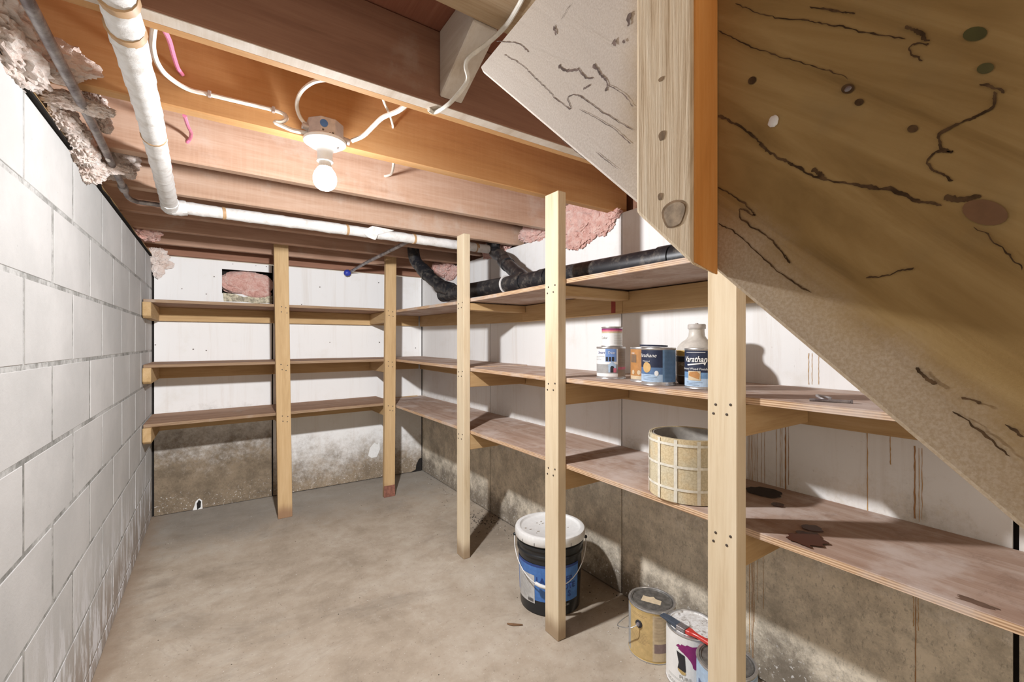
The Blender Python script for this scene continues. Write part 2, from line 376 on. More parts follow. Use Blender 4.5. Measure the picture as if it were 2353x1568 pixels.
STEEL = M('dull_steel', 0.5, 0.5, 0.55); _f = STEEL.noise(STEEL.pos(), 20, 6, 0.7); STEEL.color(STEEL.ramp(_f, [(0.35, (0.16, 0.13, 0.13)), (0.5, (0.30, 0.28, 0.28)), (0.65, (0.46, 0.43, 0.42))])); STEEL = STEEL.m
TIN = plain('tin', (0.62, 0.62, 0.62), 0.32, 0.5, 0.8); GALV = plain('galvanised', (0.52, 0.47, 0.44), 0.5, 0.5, 0.35)
CABLE = plain('cable_white', (0.78, 0.74, 0.66), 0.5); PINKW = plain('cable_pink', (0.72, 0.22, 0.36), 0.5)
PORC = plain('porcelain', (0.82, 0.82, 0.80), 0.3, 0.5, var=0.03); BLUE = plain('knockout_blue', (0.06, 0.17, 0.42), 0.4)
NAIL = plain('nail_head', (0.09, 0.07, 0.055), 0.5, 0.5, 0.4); DARK = plain('dark_gap', (0.025, 0.022, 0.02), 0.9, 0.1)
WHITEP = plain('white_plastic', (0.78, 0.78, 0.76), 0.35, 0.5, var=0.05); BLACKP = plain('black_plastic', (0.018, 0.02, 0.022), 0.3, 0.5)
RUST = plain('rust_drip', (0.48, 0.28, 0.10), 0.7); RUSTD = plain('rust_drip_dark', (0.36, 0.18, 0.065), 0.7); SPALT = plain('dark_spalt_line', (0.10, 0.06, 0.03), 0.85, 0.1, var=0.5)
C = lambda n, c, **k: plain(n, c, **k)
NAVY = C('ink_navy', (0.018, 0.026, 0.06)); SKYB = C('ink_sky', (0.16, 0.30, 0.50)); PALEB = C('ink_pale_blue', (0.42, 0.56, 0.72)); INKW = C('ink_white', (0.82, 0.82, 0.80), var=0.03)
INKK = C('ink_black', (0.03, 0.03, 0.035)); CREAM = C('ink_cream', (0.62, 0.50, 0.33)); GOLD = C('ink_gold', (0.56, 0.40, 0.16)); BROWN = C('ink_brown', (0.20, 0.13, 0.08)); ORNG = C('ink_orange', (0.46, 0.22, 0.07))
PURP = C('ink_purple', (0.27, 0.025, 0.16)); RED = C('red_plastic', (0.55, 0.045, 0.035), rough=0.35); TANP = C('ink_tan', (0.34, 0.26, 0.19)); GREYI = C('ink_grey', (0.38, 0.38, 0.37)); PINKI = C('ink_pink', (0.62, 0.16, 0.22))
ROYAL = C('ink_royal', (0.075, 0.20, 0.52)); ROYALD = C('ink_royal_dark', (0.03, 0.065, 0.24))
JUGM = C('jug_plastic', (0.60, 0.56, 0.50), rough=0.4); LIQ = C('dark_liquid', (0.075, 0.035, 0.014), rough=0.3); LIDM = plain('dusty_lid', (0.16, 0.15, 0.135), 0.55, 0.4, 0.3, var=0.35)
LIDW = M('paint_splashed_lid', 0.55, 0.4); _f = LIDW.noise(LIDW.pos(), 45, 6, 0.75, 1.0)
LIDW.color(LIDW.ramp(_f, [(0.36, (0.16, 0.12, 0.09)), (0.47, (0.62, 0.60, 0.57)), (0.6, (0.76, 0.76, 0.75))])); LIDW = LIDW.m
PAPER = C('masking_tape', (0.66, 0.54, 0.37)); SPILL = M('dried_varnish', 0.14, 0.35); SPILL.color((0.06, 0.014, 0.006)); SPILL = SPILL.m
ORANGEW = wood('orange_edge', (0.50, 0.20, 0.045), (0.66, 0.29, 0.075), (0.74, 0.38, 0.13), 'z', knots=0.2, var=0.0)

def tile_mat():
    m = M('vinyl_tile_print', 0.55, 0.3)
    n = m.noise(m.pos(), 180, 4, 0.7); n2 = m.noise(m.pos(), 14, 3, 0.5)
    m.color(m.mix(m.rng(n2, 0.4, 0.6), m.mix(m.rng(n, 0.4, 0.6), (0.60, 0.48, 0.29), (0.72, 0.60, 0.38)), m.mix(m.rng(n, 0.4, 0.6), (0.56, 0.49, 0.33), (0.68, 0.61, 0.44))))
    return m.m
TILE = tile_mat(); GROUT = C('vinyl_joint', (0.80, 0.77, 0.66)); VINB = C('vinyl_backing', (0.40, 0.37, 0.33))

# ------------------------------------------------------------------ the room
XL, XR, YB, YF = -0.345, 1.53, 3.70, -2.4
JB = 1.746                                  # underside of the joists
SUB = 1.932                                 # underside of the subfloor
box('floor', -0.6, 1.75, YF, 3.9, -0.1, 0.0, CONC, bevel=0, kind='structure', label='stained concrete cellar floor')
box('ceiling', -0.6, 1.75, YF, 3.9, SUB, SUB+0.03, W_SUB, bevel=0, kind='structure', label='reddish brown subfloor boards above the joists')

wl = box('wall_left', -0.55, XL-0.0014, YF, 3.9, 0, 1.694, MORTAR, bevel=0, kind='structure', label='painted concrete block wall on the left')
rows = [1.698, 1.495, 1.292, 1.091, 0.886, 0.681, 0.476, 0.271, 0.066, 0.0]
for i in range(9):
    z1, z0 = rows[i]-0.006, rows[i+1]+0.006
    y = (1.385 if i % 2 == 0 else 1.59) - 0.40*6
    while y < YB-0.01:
        a, b = max(y+0.0085, YF+0.01), min(y+0.40-0.0085, YB-0.002)
        if b-a > 0.02:
            j = random.uniform(-0.0004, 0.0006)
            box('block', XL-0.02, XL+j, a+random.uniform(-0.003, 0.003), b+random.uniform(-0.003, 0.001), z0+random.uniform(-0.001, 0.001), z1, BLOCK, wl, bevel=0.001)
        y += 0.40

wb = G()
hx0, hx1, hz0, hz1 = 0.038, 0.352, 1.492, 1.663
wb.box(-0.55, hx0, YB+0.013, 3.9, 0, 1.72).box(hx1, 1.75, YB+0.013, 3.9, 0, 1.72).box(hx0, hx1, YB+0.013, 3.9, 0, hz0).box(hx0, hx1, YB+0.013, 3.9, hz1, 1.72).box(hx0, hx1, 3.82, 3.9, hz0, hz1)
wb = wb.make('wall_back', DARK, kind='structure', label='back wall clad in white painted sheets')
G().box(XL+0.012, hx0, YB, YB+0.012, 0.004, 1.718).box(hx0, 0.347, YB, YB+0.012, 0.004, hz0).box(hx0, 0.347, YB, YB+0.012, hz1, 1.718).make('panel', PANEL_L, wb)
G().box(0.356, XR-0.006, YB, YB+0.012, 0.006, 1.718).make('panel', WHITE_BOARD, wb)
G().prism([(XR-0.11, 0.0), (XR-0.006, 0.0), (XR-0.006, 0.115), (XR-0.03, 0.11), (XR-0.055, 0.06), (XR-0.06, 0.02)], 'y', YB-0.0006, YB+0.001).make('broken_corner', DARK, wb)

nd = G()
for x, y in ((535,607),(588,611),(612,613),(418,664),(474,676),(357,793),(444,803),(474,806),(820,604),(856,606),(693,700),(758,787),(872,787),(688,604),(735,660),(492,636),(396,738),(455,739),(870,650),(955,800)):
    p = at(x, y, Y=YB-0.0008); r_ = random.uniform(0.003, 0.0055)
    nd.add([(p.x+r_*math.cos(q), p.y, p.z+r_*0.9*math.sin(q)) for q in [k*2*PI/8 for k in range(8)]], [tuple(range(8))])
def wall_chip(pts, name, mat, off):
    tp_ = [at(x, y, Y=YB-off) for x, y in pts]
    G().add([tuple(q) for q in tp_], [tuple(range(len(tp_)))]).make(name, mat, wb)
wall_chip([(440,1180),(446,1165),(450,1152),(458,1146),(464,1150),(465,1162),(466,1176)], 'plaster_chip', WHITEP, 0.0012)
wall_chip([(453,1172),(452,1158),(457,1149),(462,1153),(461,1166)], 'chip_hole', DARK, 0.0018)
wall_chip([(846,1048),(850,1030),(860,1018),(868,1022),(872,1012),(873,1034),(866,1050),(854,1053)], 'bare_patch', WHITEP, 0.0012)
nd.make('nail_holes', NAIL, wb, kind='stuff')
tp = [at(x, y, Y=YB-0.0012) for x, y in ((512,673),(540,676),(560,683),(580,680),(600,682),(626,680),(626,697),(590,698),(560,694),(514,693))]
G().add([tuple(q) for q in tp], [tuple(range(len(tp)))]).make('torn_paper', plain('torn_paper_cream', (0.50, 0.45, 0.33), 0.9, var=0.5), wb)
wr = box('wall_right', XR+0.014, 1.75, YF, YB+0.013, 0, 1.72, DARK, bevel=0, kind='structure', label='right wall clad in white painted sheets')
seams = [YB-0.002, 2.523, 1.374, 0.186, -1.0, YF]
for i in range(5):
    box('panel', XR, XR+0.012, seams[i+1]+(0.004 if i != 2 else 0.008), seams[i]-0.002, 0.006, 1.735, PANEL_R, wr, bevel=0.001)

def drips(rows_, mat, name):
    g = G()
    for x, y0, y1, wd in rows_:
        p0 = at(x, y0, X=XR-0.0008); p1 = at(x, y1, X=XR-0.0008)
        n = 14; ys = p0.y
        L, R_ = [], []
        for k in range(n+1):
            z = p0.z+(p1.z-p0.z)*k/n; jx = random.uniform(-0.0007, 0.0007); ww = wd*random.uniform(0.45, 1.2)
            L.append((XR-0.0008, ys+jx-ww, z)); R_.append((XR-0.0008, ys+jx+ww, z))
        g.add(L+R_, [(k, k+1, n+1+k+1, n+1+k) for k in range(n)])
    g.make(name, mat, wr, kind='stuff')
drips([(x, 938, 1135, 0.0007) for x in (1719, 1722, 1726, 1729, 1733, 1737, 1741, 1750, 1757)]+[(x, 945, 1120, 0.0008) for x in (1784, 1793, 1797)]+
      [(1858, 812, 884, 0.001), (1866, 812, 884, 0.0007), (1881, 812, 884, 0.0008), (1993, 985, 1180, 0.001), (2046, 985, 1068, 0.0011), (2112, 1030, 1200, 0.0008), (2119, 1030, 1195, 0.0007),
       (1722, 1225, 1500, 0.0008), (1727, 1225, 1490, 0.0007), (1733, 1225, 1430, 0.0006), (1740, 1230, 1380, 0.0005), (1754, 1240, 1400, 0.0006), (2099, 1370, 1440, 0.0007), (2110, 1370, 1450, 0.0007)], RUST, 'rust_drips')
drips([(1805, 945, 1125, 0.0019), (1812, 945, 1115, 0.0009), (2102, 1025, 1192, 0.0018), (2104, 1370, 1620, 0.0011), (1730, 1225, 1520, 0.0009)], RUSTD, 'dark_rust_drips')

# ------------------------------------------------------------------ joists, plates, rim boards
def joist(name, label, y0, y1, mat, z0=JB, x0=-0.46, x1=1.60, tilt=0.0):
    g = G().box8([(x0,y0,z0-tilt),(x1,y0,z0),(x1,y1,z0),(x0,y1,z0-tilt),(x0,y0,SUB-0.001),(x1,y0,SUB-0.001),(x1,y1,SUB-0.001),(x0,y1,SUB-0.001)])
    return tag(g.make(name, mat, bevel=0.003), label, 'joist', 'floor joists overhead')
jd = thing('floor_joist', 'doubled floor joist nearest the viewer with a dark side and pale dusty underside', 'joist', (0.5, 1.05, JB), 'floor joists overhead')
box('joist_plank', -0.46, 1.60, 1.020, 1.058, JB, SUB-0.001, W_JD, jd, bevel=0.003)
box('joist_plank', -0.46, 1.60, 1.059, 1.086, JB+0.002, SUB-0.001, W_JO, jd, bevel=0.003, label='orange raw edged second plank')
box('dusty_edge', -0.46, 1.60, 1.0225, 1.0555, JB-0.0012, JB+0.001, W_DUSTY, jd, bevel=0, label='pale dusty underside')
joist('floor_joist', 'orange floor joist that the bulb fixture is screwed to', 1.405, 1.443, W_JO)
joist('floor_joist', 'floor joist washed out by glare directly behind the lit bulb', 1.815, 1.853, W_JP)
joist('floor_joist', 'dusty floor joist just in front of the horizontal wrapped pipe', 2.228, 2.266, W_JP)
joist('floor_joist', 'brown floor joist just behind the horizontal wrapped pipe', 2.630, 2.668, W_JM)
joist('floor_joist', 'floor joist whose lower edge hides the top of the back left post', 2.992, 3.030, W_JM)
joist('floor_joist', 'last free floor joist, closest to the back wall', 3.400, 3.438, W_JM)
for k, (n, lab) in enumerate([('rim_joist', 'brown rim joist sitting on top of the white back wall')]):
    tag(box(n, -0.46, 1.60, 3.658, 3.70, 1.722, SUB-0.001, W_JD, bevel=0.003), lab, 'joist')
tag(box('rim_joist', 1.645, 1.683, YF, 3.70, 1.736, SUB-0.001, W_JD, bevel=0.003), 'rim joist along the top of the right wall behind the pink insulation', 'joist')
sp = thing('sill_plate', 'weathered sill plate with black tar paper on top of the block wall', 'sill plate', (-0.39, 1.5, 1.70))
sg = G()
ys = [YF+0.02+i*(3.655-YF)/60 for i in range(61)]
for a, b in zip(ys[:-1], ys[1:]):
    q, r = -0.338+0.006*noise.noise(Vector((a*6, 0, 0))), -0.338+0.006*noise.noise(Vector((b*6, 0, 0)))
    sg.box8([(-0.46,a,1.706),(q,a,1.706),(r,b,1.706),(-0.46,b,1.706),(-0.46,a,1.744),(q-0.012,a,1.732),(r-0.012,b,1.732),(-0.46,b,1.744)])
sg.make('plate', W_LY, sp)
tg = G()
for a, b in zip(ys[:-1], ys[1:]):
    q, r = -0.336+0.012*noise.noise(Vector((a*9, 5, 0))), -0.336+0.012*noise.noise(Vector((b*9, 5, 0)))
    tg.box8([(-0.46,a,1.699),(q,a,1.697),(r,b,1.697),(-0.46,b,1.699),(-0.46,a,1.7055),(q-0.002,a,1.7055),(r-0.002,b,1.7055),(-0.46,b,1.7055)])
tg.make('tar_paper', DARK, sp)

# tapered blocking and rough header at the stair opening
bk = G().box8([(0.468,0.842,1.850),(0.530,0.842,1.850),(0.530,1.019,1.764),(0.468,1.019,1.764),(0.468,0.842,SUB-0.001),(0.530,0.842,SUB-0.001),(0.530,1.019,SUB-0.001),(0.468,1.019,SUB-0.001)])
tag(bk.make('blocking', W_DUSTY, bevel=0.003), 'tapered timber blocking between the dark joist and the stair opening', 'blocking')
tag(box('stair_header', -0.10, 0.62, 0.60, 0.838, 1.848, 1.892, W_HEAD, bevel=0.004), 'rough sawn header plank lying above the top of the stair stringer', 'header')

# ------------------------------------------------------------------ stair stringer and hanger
XS = 0.50
def low(y): return 1.005+0.937*(y-0.058)
st = thing('stair_stringer', 'broad sloping stair stringer crossing the upper right of the picture', 'stringer', (XS, -0.3, 0.66))
yb = 0.862
poly = [(yb, low(yb)), (0.872, 1.775), (0.66, 1.795), (0.62, 1.86), (0.45, 1.80), (-0.92, 0.49), (-1.014, 0.0)]
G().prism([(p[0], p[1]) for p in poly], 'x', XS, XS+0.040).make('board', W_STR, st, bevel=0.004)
def strokes(lines, plane, name, par, mat=SPALT):
    g = G()
    for si, (wd, pts) in enumerate(lines):
        P = [at(x, y, X=plane-0.00006*si) for x, y in pts]
        Q = spline(P, 12); n = len(Q)
        L, R_ = [], []
        for i, q in enumerate(Q):
            t = (Q[min(i+1,n-1)]-Q[max(i-1,0)]).normalized(); nn = Vector((0, -t.z, t.y))
            ww = wd*0.5*(0.30+1.0*abs(noise.noise(Vector((q.y*70, q.z*70, 3))))+0.7*abs(noise.noise(Vector((q.y*330, q.z*330, 3)))))*(0.3 if i in (0, n-1) else 1)
            j = 0.0016*noise.noise(Vector((q.y*150, q.z*150, 9)))+0.0007*noise.noise(Vector((q.y*600, q.z*600, 4)))
            L.append(q+nn*(ww+j)); R_.append(q-nn*(ww-j))
        g.add(L+R_, [(k, k+1, n+k+1, n+k) for k in range(n-1)])
    g.make(name, mat, par, kind='stuff')
PL = XS-0.0006
strokes([(0.0035, [(1650,265),(1690,285),(1740,320),(1760,345),(1800,368),(1830,382),(1870,405),(1930,418),(2000,430),(2060,440),(2110,462),(2165,470)]),
         (0.007, [(1745,330),(1762,348)]), (0.007, [(1865,390),(1882,400),(1898,413)]), (0.008, [(2170,452),(2205,458),(2255,452)]),
         (0.0028, [(2285,210),(2280,245),(2240,270),(2190,290),(2160,310),(2165,340),(2190,350),(2150,350),(2128,375),(2150,395),(2190,415)]),
         (0.0016, [(1690,8),(1760,35),(1850,48),(1900,55),(1990,75),(2080,90)]), (0.0022, [(1860,15),(1930,28),(1965,30)]), (0.0013, [(1650,70),(1720,105),(1800,132),(1880,155),(1950,180)]),
         (0.0022, [(1650,430),(1700,460),(1735,495),(1700,480),(1705,505),(1750,535),(1790,570),(1815,605),(1800,585)]), (0.0018, [(1650,515),(1690,535),(1740,580),(1790,625),(1840,660),(1865,672)]),
         (0.0030, [(2080,60),(2110,75),(2135,95)]), (0.0022, [(2135,100),(2095,105),(2095,125),(2120,140)]), (0.0025, [(2255,190),(2310,212)]),
         (0.0014, [(2240,520),(2300,570),(2352,620)]), (0.0035, [(2105,845),(2130,870),(2150,885)]), (0.003, [(2210,912),(2255,928)]), (0.0022, [(2310,975),(2353,1005)]),
         (0.0022, [(1990,640),(2040,632),(2100,615)]), (0.0022, [(2190,945),(2250,990),(2320,1050)])], PL, 'stain_lines', st)
strokes([(0.0022, [(1140,95),(1190,100),(1215,120)]), (0.0018, [(1158,125),(1200,150),(1220,170),(1262,210),(1275,225),(1310,250),(1305,225),(1330,220),(1380,255),(1455,300)]),
         (0.006, [(1283,152),(1300,162),(1330,160)]), (0.004, [(1330,160),(1345,178),(1362,180)]), (0.007, [(1362,150),(1372,160),(1380,172)]), (0.0045, [(1380,172),(1395,190),(1392,210)]), (0.005, [(1340,205),(1355,195)]),
         (0.0014, [(1330,250),(1400,290),(1450,330)]), (0.0016, [(1395,195),(1430,215),(1455,245)]), (0.0013, [(1370,350),(1420,390)]), (0.0013, [(1290,320),(1350,370)]),
         (0.005, [(1272,60),(1278,80)]), (0.0013, [(1290,45),(1310,10)]), (0.009, [(1446,30),(1444,60)]), (0.007, [(1408,95),(1415,105)]), (0.005, [(1432,92),(1434,100)])], PL, 'spalting_marks', st, plain('grey_spalt', (0.21, 0.16, 0.14), 0.9, 0.1, var=0.4))
for (x, y, a, b, cm) in [(1948,204,0.0060,0.0042,SPALT), (2240,78,0.0078,0.0050,plain('green_knot', (0.08, 0.075, 0.022), 0.8)), (2264,157,0.0052,0.0038,plain('green_knot_small', (0.10, 0.09, 0.03), 0.8)), (2262,488,0.0145,0.0085,plain('red_knot', (0.20, 0.105, 0.05), 0.8)), (1728,185,0.005,0.004,SPALT), (2097,296,0.004,0.003,SPALT), (1974,235,0.004,0.003,SPALT)]:
    p = at(x, y, X=PL-0.0003); t = math.radians(40)
    G().add([(p.x, p.y+a*math.cos(q)*math.cos(t)-b*math.sin(q)*math.sin(t), p.z+a*math.cos(q)*math.sin(t)+b*math.sin(q)*math.cos(t)) for q in [i*2*PI/18 for i in range(18)]], [tuple(range(18))]).make('knot', cm, st)
p = at(1948, 204, X=PL-0.0006)
G().lump((p.x+0.001, p.y, p.z), (0.0015, 0.0035, 0.003), 3, 0.2, sub=2).make('nail_head', STEEL, st, smooth=True)
p = at(1777, 279, X=PL-0.0006)
G().lump((p.x, p.y, p.z), (0.002, 0.005, 0.006), 5, 0.5, sub=3).make('paint_fleck', WHITEP, st, smooth=True)

hg = thing('stair_hanger', 'short rough sawn upright with an orange edge nailed to the stringer', 'upright', (0.475, 0.34, 1.235))
hp = []
n = 40
A = [(0.452, 0.300), (0.452, 0.382), (0.4995, 0.382), (0.4995, 0.300)]
G().box8([(0.452,0.300,low(0.300)+0.002),(0.4995,0.300,low(0.300)-0.006),(0.4995,0.382,low(0.382)-0.004),(0.452,0.382,low(0.382)+0.006),
          (0.452,0.300,1.90),(0.4995,0.300,1.90),(0.4995,0.382,1.90),(0.452,0.382,1.90)]).make('post', W_ROUGH, hg, bevel=0.004, seg=2)
G().box8([(0.4545,0.2985,low(0.300)+0.006),(0.499,0.2985,low(0.300)-0.004),(0.499,0.3005,low(0.300)-0.004),(0.4545,0.3005,low(0.300)+0.006),
          (0.4545,0.2985,1.90),(0.499,0.2985,1.90),(0.499,0.3005,1.90),(0.4545,0.3005,1.90)]).make('planed_edge', ORANGEW, hg, label='smooth orange edge')
def hknot(x, y, ry, rz, mat, off=0.0004):
    p = at(x, y, X=0.452-off); q = [i*2*PI/20 for i in range(20)]
    G().add([(p.x, p.y+ry*math.cos(t)*(1+0.12*math.sin(3*t)), p.z+rz*math.sin(t)*(1+0.1*math.cos(2*t))) for t in q], [tuple(range(20))]).make('knot', mat, hg)
KB = plain('knot_brown', (0.30, 0.20, 0.11), 0.8, var=0.4); KG = plain('knot_grey', (0.42, 0.33, 0.23), 0.8, var=0.4)
hknot(1521, 312, 0.005, 0.0065, KB); hknot(1517, 452, 0.0035, 0.005, KB); hknot(1519, 182, 0.004, 0.003, KB)
hknot(1548, 492, 0.0165, 0.018, KB); hknot(1549, 493, 0.0140, 0.0155, KG, 0.0008)

# ------------------------------------------------------------------ shelving
NAILME = None
def nails(post, pts, axis):
    """dark nail heads on a post: pts are (u, z) positions, axis the face they sit in"""
    global NAILME
    if NAILME is None:
        g = G().lathe([(0.0035, 0), (0.0035, 0.0012), (0.002, 0.0018)], (0, 0, 0), 8)
        NAILME = bpy.data.meshes.new('nail'); NAILME.from_pydata(g.v, [], g.f); NAILME.materials.append(NAIL)
    for p in pts:
        o = link('nail', NAILME, post); o.location = p
        o.rotation_euler = (PI/2, 0, 0) if axis == 'y' else (0, -PI/2, 0)

T = 0.018
back = thing('back_wall_shelving', 'three tier timber shelving along the white back wall', 'shelving', (0.6, 3.45, 0), 'built-in timber shelving')
right = thing('right_wall_shelving', 'three tier timber shelving along the right wall holding paint tins', 'shelving', (1.3, 1.7, 0), 'built-in timber shelving')
def post8(x0, x1, y0, y1, z1, dx=0.0, dy=0.0):
    return G().box8([(x0,y0,0),(x1,y0,0),(x1,y1,0),(x0,y1,0),(x0+dx,y0+dy,z1),(x1+dx,y0+dy,z1),(x1+dx,y1+dy,z1),(x0+dx,y1+dy,z1)])
p1 = post8(0.336, 0.420, 3.200, 3.238, SUB-0.002, -0.026).make('post', W_POST_OLD, back, bevel=0.002)
p2 = post8(1.030, 1.110, 3.205, 3.243, SUB-0.002, 0.014).make('post', W_POST_OLD, back, bevel=0.002)
G().box(1.029, 1.111, 3.2035, 3.2055, 0.001, 0.085).make('stained_foot', plain('red_foot', (0.26, 0.11, 0.075), 0.8, var=0.3), p2, label='reddish stained foot')
# back shelves: (top z left, top z right)
for (zl, zr, nm) in ((1.394, 1.397, 'top'), (1.018, 1.022, 'mid'), (0.676, 0.694, 'low')):
    yf = 3.246
    x0, x1 = XL+0.004, 1.118
    xm = 0.375; zm = zl+(zr-zl)*(xm-x0)/(x1-x0)
    for (a, za, b, zb) in ((x0, zl, xm-0.001, zm), (xm+0.001, zm, x1, zr)):
        G().box8([(a,yf,za-T),(b,yf,zb-T),(b,YB-0.002,zb-T),(a,YB-0.002,za-T),(a,yf,za),(b,yf,zb),(b,YB-0.002,zb),(a,YB-0.002,za)]).make('shelf_board', W_PLYX, back, bevel=0.001)
    G().box8([(x0,YB-0.04,zl-T-0.09),(XR-0.05,YB-0.04,zr-T-0.09),(XR-0.05,YB-0.002,zr-T-0.09),(x0,YB-0.002,zl-T-0.09),(x0,YB-0.04,zl-T),(XR-0.05,YB-0.04,zr-T),(XR-0.05,YB-0.002,zr-T),(x0,YB-0.002,zl-T)]).make('ledger', W_LX, back, bevel=0.002)
    # cleat on the block wall with a chamfered front end
    zt = zl-T
    G().prism([(3.215, zt-0.078), (3.235, zt-0.092), (YB-0.042, zt-0.092), (YB-0.042, zt), (3.215, zt)], 'x', XL+0.003, XL+0.042).make('cleat', W_LY, back, bevel=0.003)
    for px_, zz in ((0.356, zm), (1.055, zr)):
        G().prism([(3.245, zz-T-0.001), (3.245, zz-T-0.05), (3.275, zz-T-0.085), (YB-0.042, zz-T-0.085), (YB-0.042, zz-T-0.001)], 'x', px_, px_+0.038).make('crossbar', W_LY, back, bevel=0.002)
    for pp, xx, zz in ((p1, 0.365-0.013*zm/0.95, zm), (p2, 1.05+0.007, zr)):
        yy = 3.200 if pp is p1 else 3.205
        nails(pp, [(xx+random.uniform(0, 0.012)+du, yy, zz-0.03+dv) for du, dv in ((0, 0.012), (0.028, 0.006), (0.004, -0.022), (0.03, -0.028))], 'y')

p3 = post8(1.085, 1.123, 2.060, 2.140, 1.722).make('post', W_POST, right, bevel=0.002)
p4 = post8(1.085, 1.125, 1.292, 1.372, 1.728).make('post', W_POST, right, bevel=0.002)
p5 = post8(1.085, 1.128, 0.597, 0.677, 1.735).make('post', W_POST, right, bevel=0.002)
XF = 1.126
for (zA0, zA1, zB0, zB1, zC0, zC1, nm) in ((1.395, 1.376, 1.380, 1.386, 1.392, 1.392, 'top'), (1.022, 1.014, 1.010, 1.006, 1.008, 1.004, 'mid'), (0.672, 0.676, 0.676, 0.676, 0.675, 0.666, 'low')):
    for (a, za, b, zb) in ((YB-0.002, zA0, 2.101, zA1), (2.099, zB0, 1.336, zB1), (1.334, zC0, -0.25, zC1)):
        bx = XR-0.002
        if nm == 'top' and b < 0: b = 0.52
        G().box8([(XF,b,zb-T),(bx,b,zb-T),(bx,a,za-T),(XF,a,za-T),(XF,b,zb),(bx,b,zb),(bx,a,za),(XF,a,za)]).make('shelf_board', W_PLYY, right, bevel=0.001)
    zl = (zA0+zB0)/2-0.003; e = -0.25 if nm != 'top' else 0.52
    zs = [(YB-0.045, zA0), (2.10, min(zA1, zB0)), (1.335, min(zB1, zC0)), (e, zC1)]
    for (a, za), (b, zb) in zip(zs[:-1], zs[1:]):
        G().box8([(XR-0.04,b,zb-T-0.092),(XR-0.002,b,zb-T-0.092),(XR-0.002,a-0.001,za-T-0.092),(XR-0.04,a-0.001,za-T-0.092),(XR-0.04,b,zb-T-0.0005),(XR-0.002,b,zb-T-0.0005),(XR-0.002,a-0.001,za-T-0.0005),(XR-0.04,a-0.001,za-T-0.0005)]).make('ledger', W_LY, right, bevel=0.002)
    for (y0, zz, pp) in ((2.063, min(zA1, zB0), p3), (1.296, min(zB1, zC0), p4), (0.600, zC0*0.55+zC1*0.45, p5)):
        h = 0.040 if nm == 'top' else 0.085
        G().prism([(XF-0.001, zz-T-0.002), (XF-0.001, zz-T-h), (XR-0.042, zz-T-h), (XR-0.042, zz-T-0.002)], 'y', y0, y0+(0.075 if nm == 'top' else 0.038)).make('crossbar', W_LX, right, bevel=0.002)
        nails(pp, [(1.085, y0+0.010+du, zz-0.035+dv) for du, dv in ((0.004, 0.016), (0.044, 0.012), (0.014, -0.010), (0.050, -0.012))], 'x')
# red end of the next ledger piece
G().box(XR-0.0412, XR-0.0398, 1.375, 1.40, 1.278, 1.366).make('red_mark', plain('red_lumber_mark', (0.30, 0.055, 0.04), 0.8), right)
# dried spills and stains on the lower shelf
def puddle(name, cx, cy, z, pts, mat, h=0.0009):
    P = [(cx+a, cy+b) for a, b in pts]
    return G().prism(P, 'z', z, z+h).make(name, mat, right)
def blob(rx, ry, seed, amp=0.35, n=36):
    return [((1+amp*noise.noise(Vector((math.cos(2*PI*i/n)*1.6, math.sin(2*PI*i/n)*1.6, seed))))*rx*math.cos(2*PI*i/n), (1+amp*noise.noise(Vector((math.cos(2*PI*i/n)*2.6, math.sin(2*PI*i/n)*2.6, seed+9))))*ry*math.sin(2*PI*i/n)) for i in range(n)]
puddle('varnish_spill', 1.178, 0.478, 0.6735, blob(0.050, 0.036, 5.2, 0.5, 60), SPILL)
puddle('varnish_spill', 1.255, 0.498, 0.6735, blob(0.022, 0.022, 4.1, 0.3), SPILL)
puddle('varnish_spill', 1.355, 0.625, 0.674, blob(0.018, 0.016, 6.1, 0.3), SPILL)
puddle('dark_stain', 1.43, 0.70, 0.6745, blob(0.05, 0.05, 8.3, 0.4), plain('oil_stain', (0.04, 0.028, 0.022), 0.8), 0.0005)
puddle('dark_stain', 1.135+0.02, 0.19, 0.6685, blob(0.012, 0.03, 3.3, 0.6), plain('stain_brown', (0.15, 0.09, 0.06), 0.8), 0.0005)

# ------------------------------------------------------------------ wrapped pipe
def wrapped(pts, r0, seed):
    Q = []
    for a, b in zip(pts[:-1], pts[1:]):
        a, b = Vector(a), Vector(b); m = max(2, int((b-a).length/0.008))
        Q += [a.lerp(b, i/m) for i in range(m)]
    Q.append(Vector(pts[-1]))
    rs = []
    d = 0.0
    for i, q in enumerate(Q):
        if i: d += (q-Q[i-1]).length
        base = r0*(1+0.10*noise.noise(Vector((d*9, seed, 0))))
        def f(k, a, base=base, d=d):
            ph = (d/0.085 - a/(2*PI)) % 1.0
            return base*(1+0.07*(ph**3) + 0.03*noise.noise(Vector((d*30, math.cos(a)*1.5, math.sin(a)*1.5+seed))))
        rs.append(f)
    return Q, rs
wp = thing('wrapped_pipe', 'water pipe wrapped in white cloth that turns a corner below the joists', 'pipe', (-0.15, 2.3, 1.716))
run1 = [(-0.132, 0.80, 1.712), (-0.136, 1.40, 1.713), (-0.150, 2.0, 1.714), (-0.156, 2.285, 1.714)]
Q, R_ = wrapped(run1, 0.0275, 1); G().tube(Q, R_, 16).make('wrapped_run', CLOTH, wp, smooth=True)
run2 = [(-0.145, 2.303, 1.712), (0.35, 2.306, 1.714), (0.9, 2.308, 1.716), (1.385, 2.31, 1.716)]
Q, R_ = wrapped(run2, 0.0255, 4); G().tube(Q, R_, 16).make('wrapped_run', CLOTH, wp, smooth=True)
el = spline([(-0.154, 2.24, 1.713), (-0.156, 2.285, 1.708), (-0.150, 2.302, 1.706), (-0.10, 2.304, 1.712)], 5)
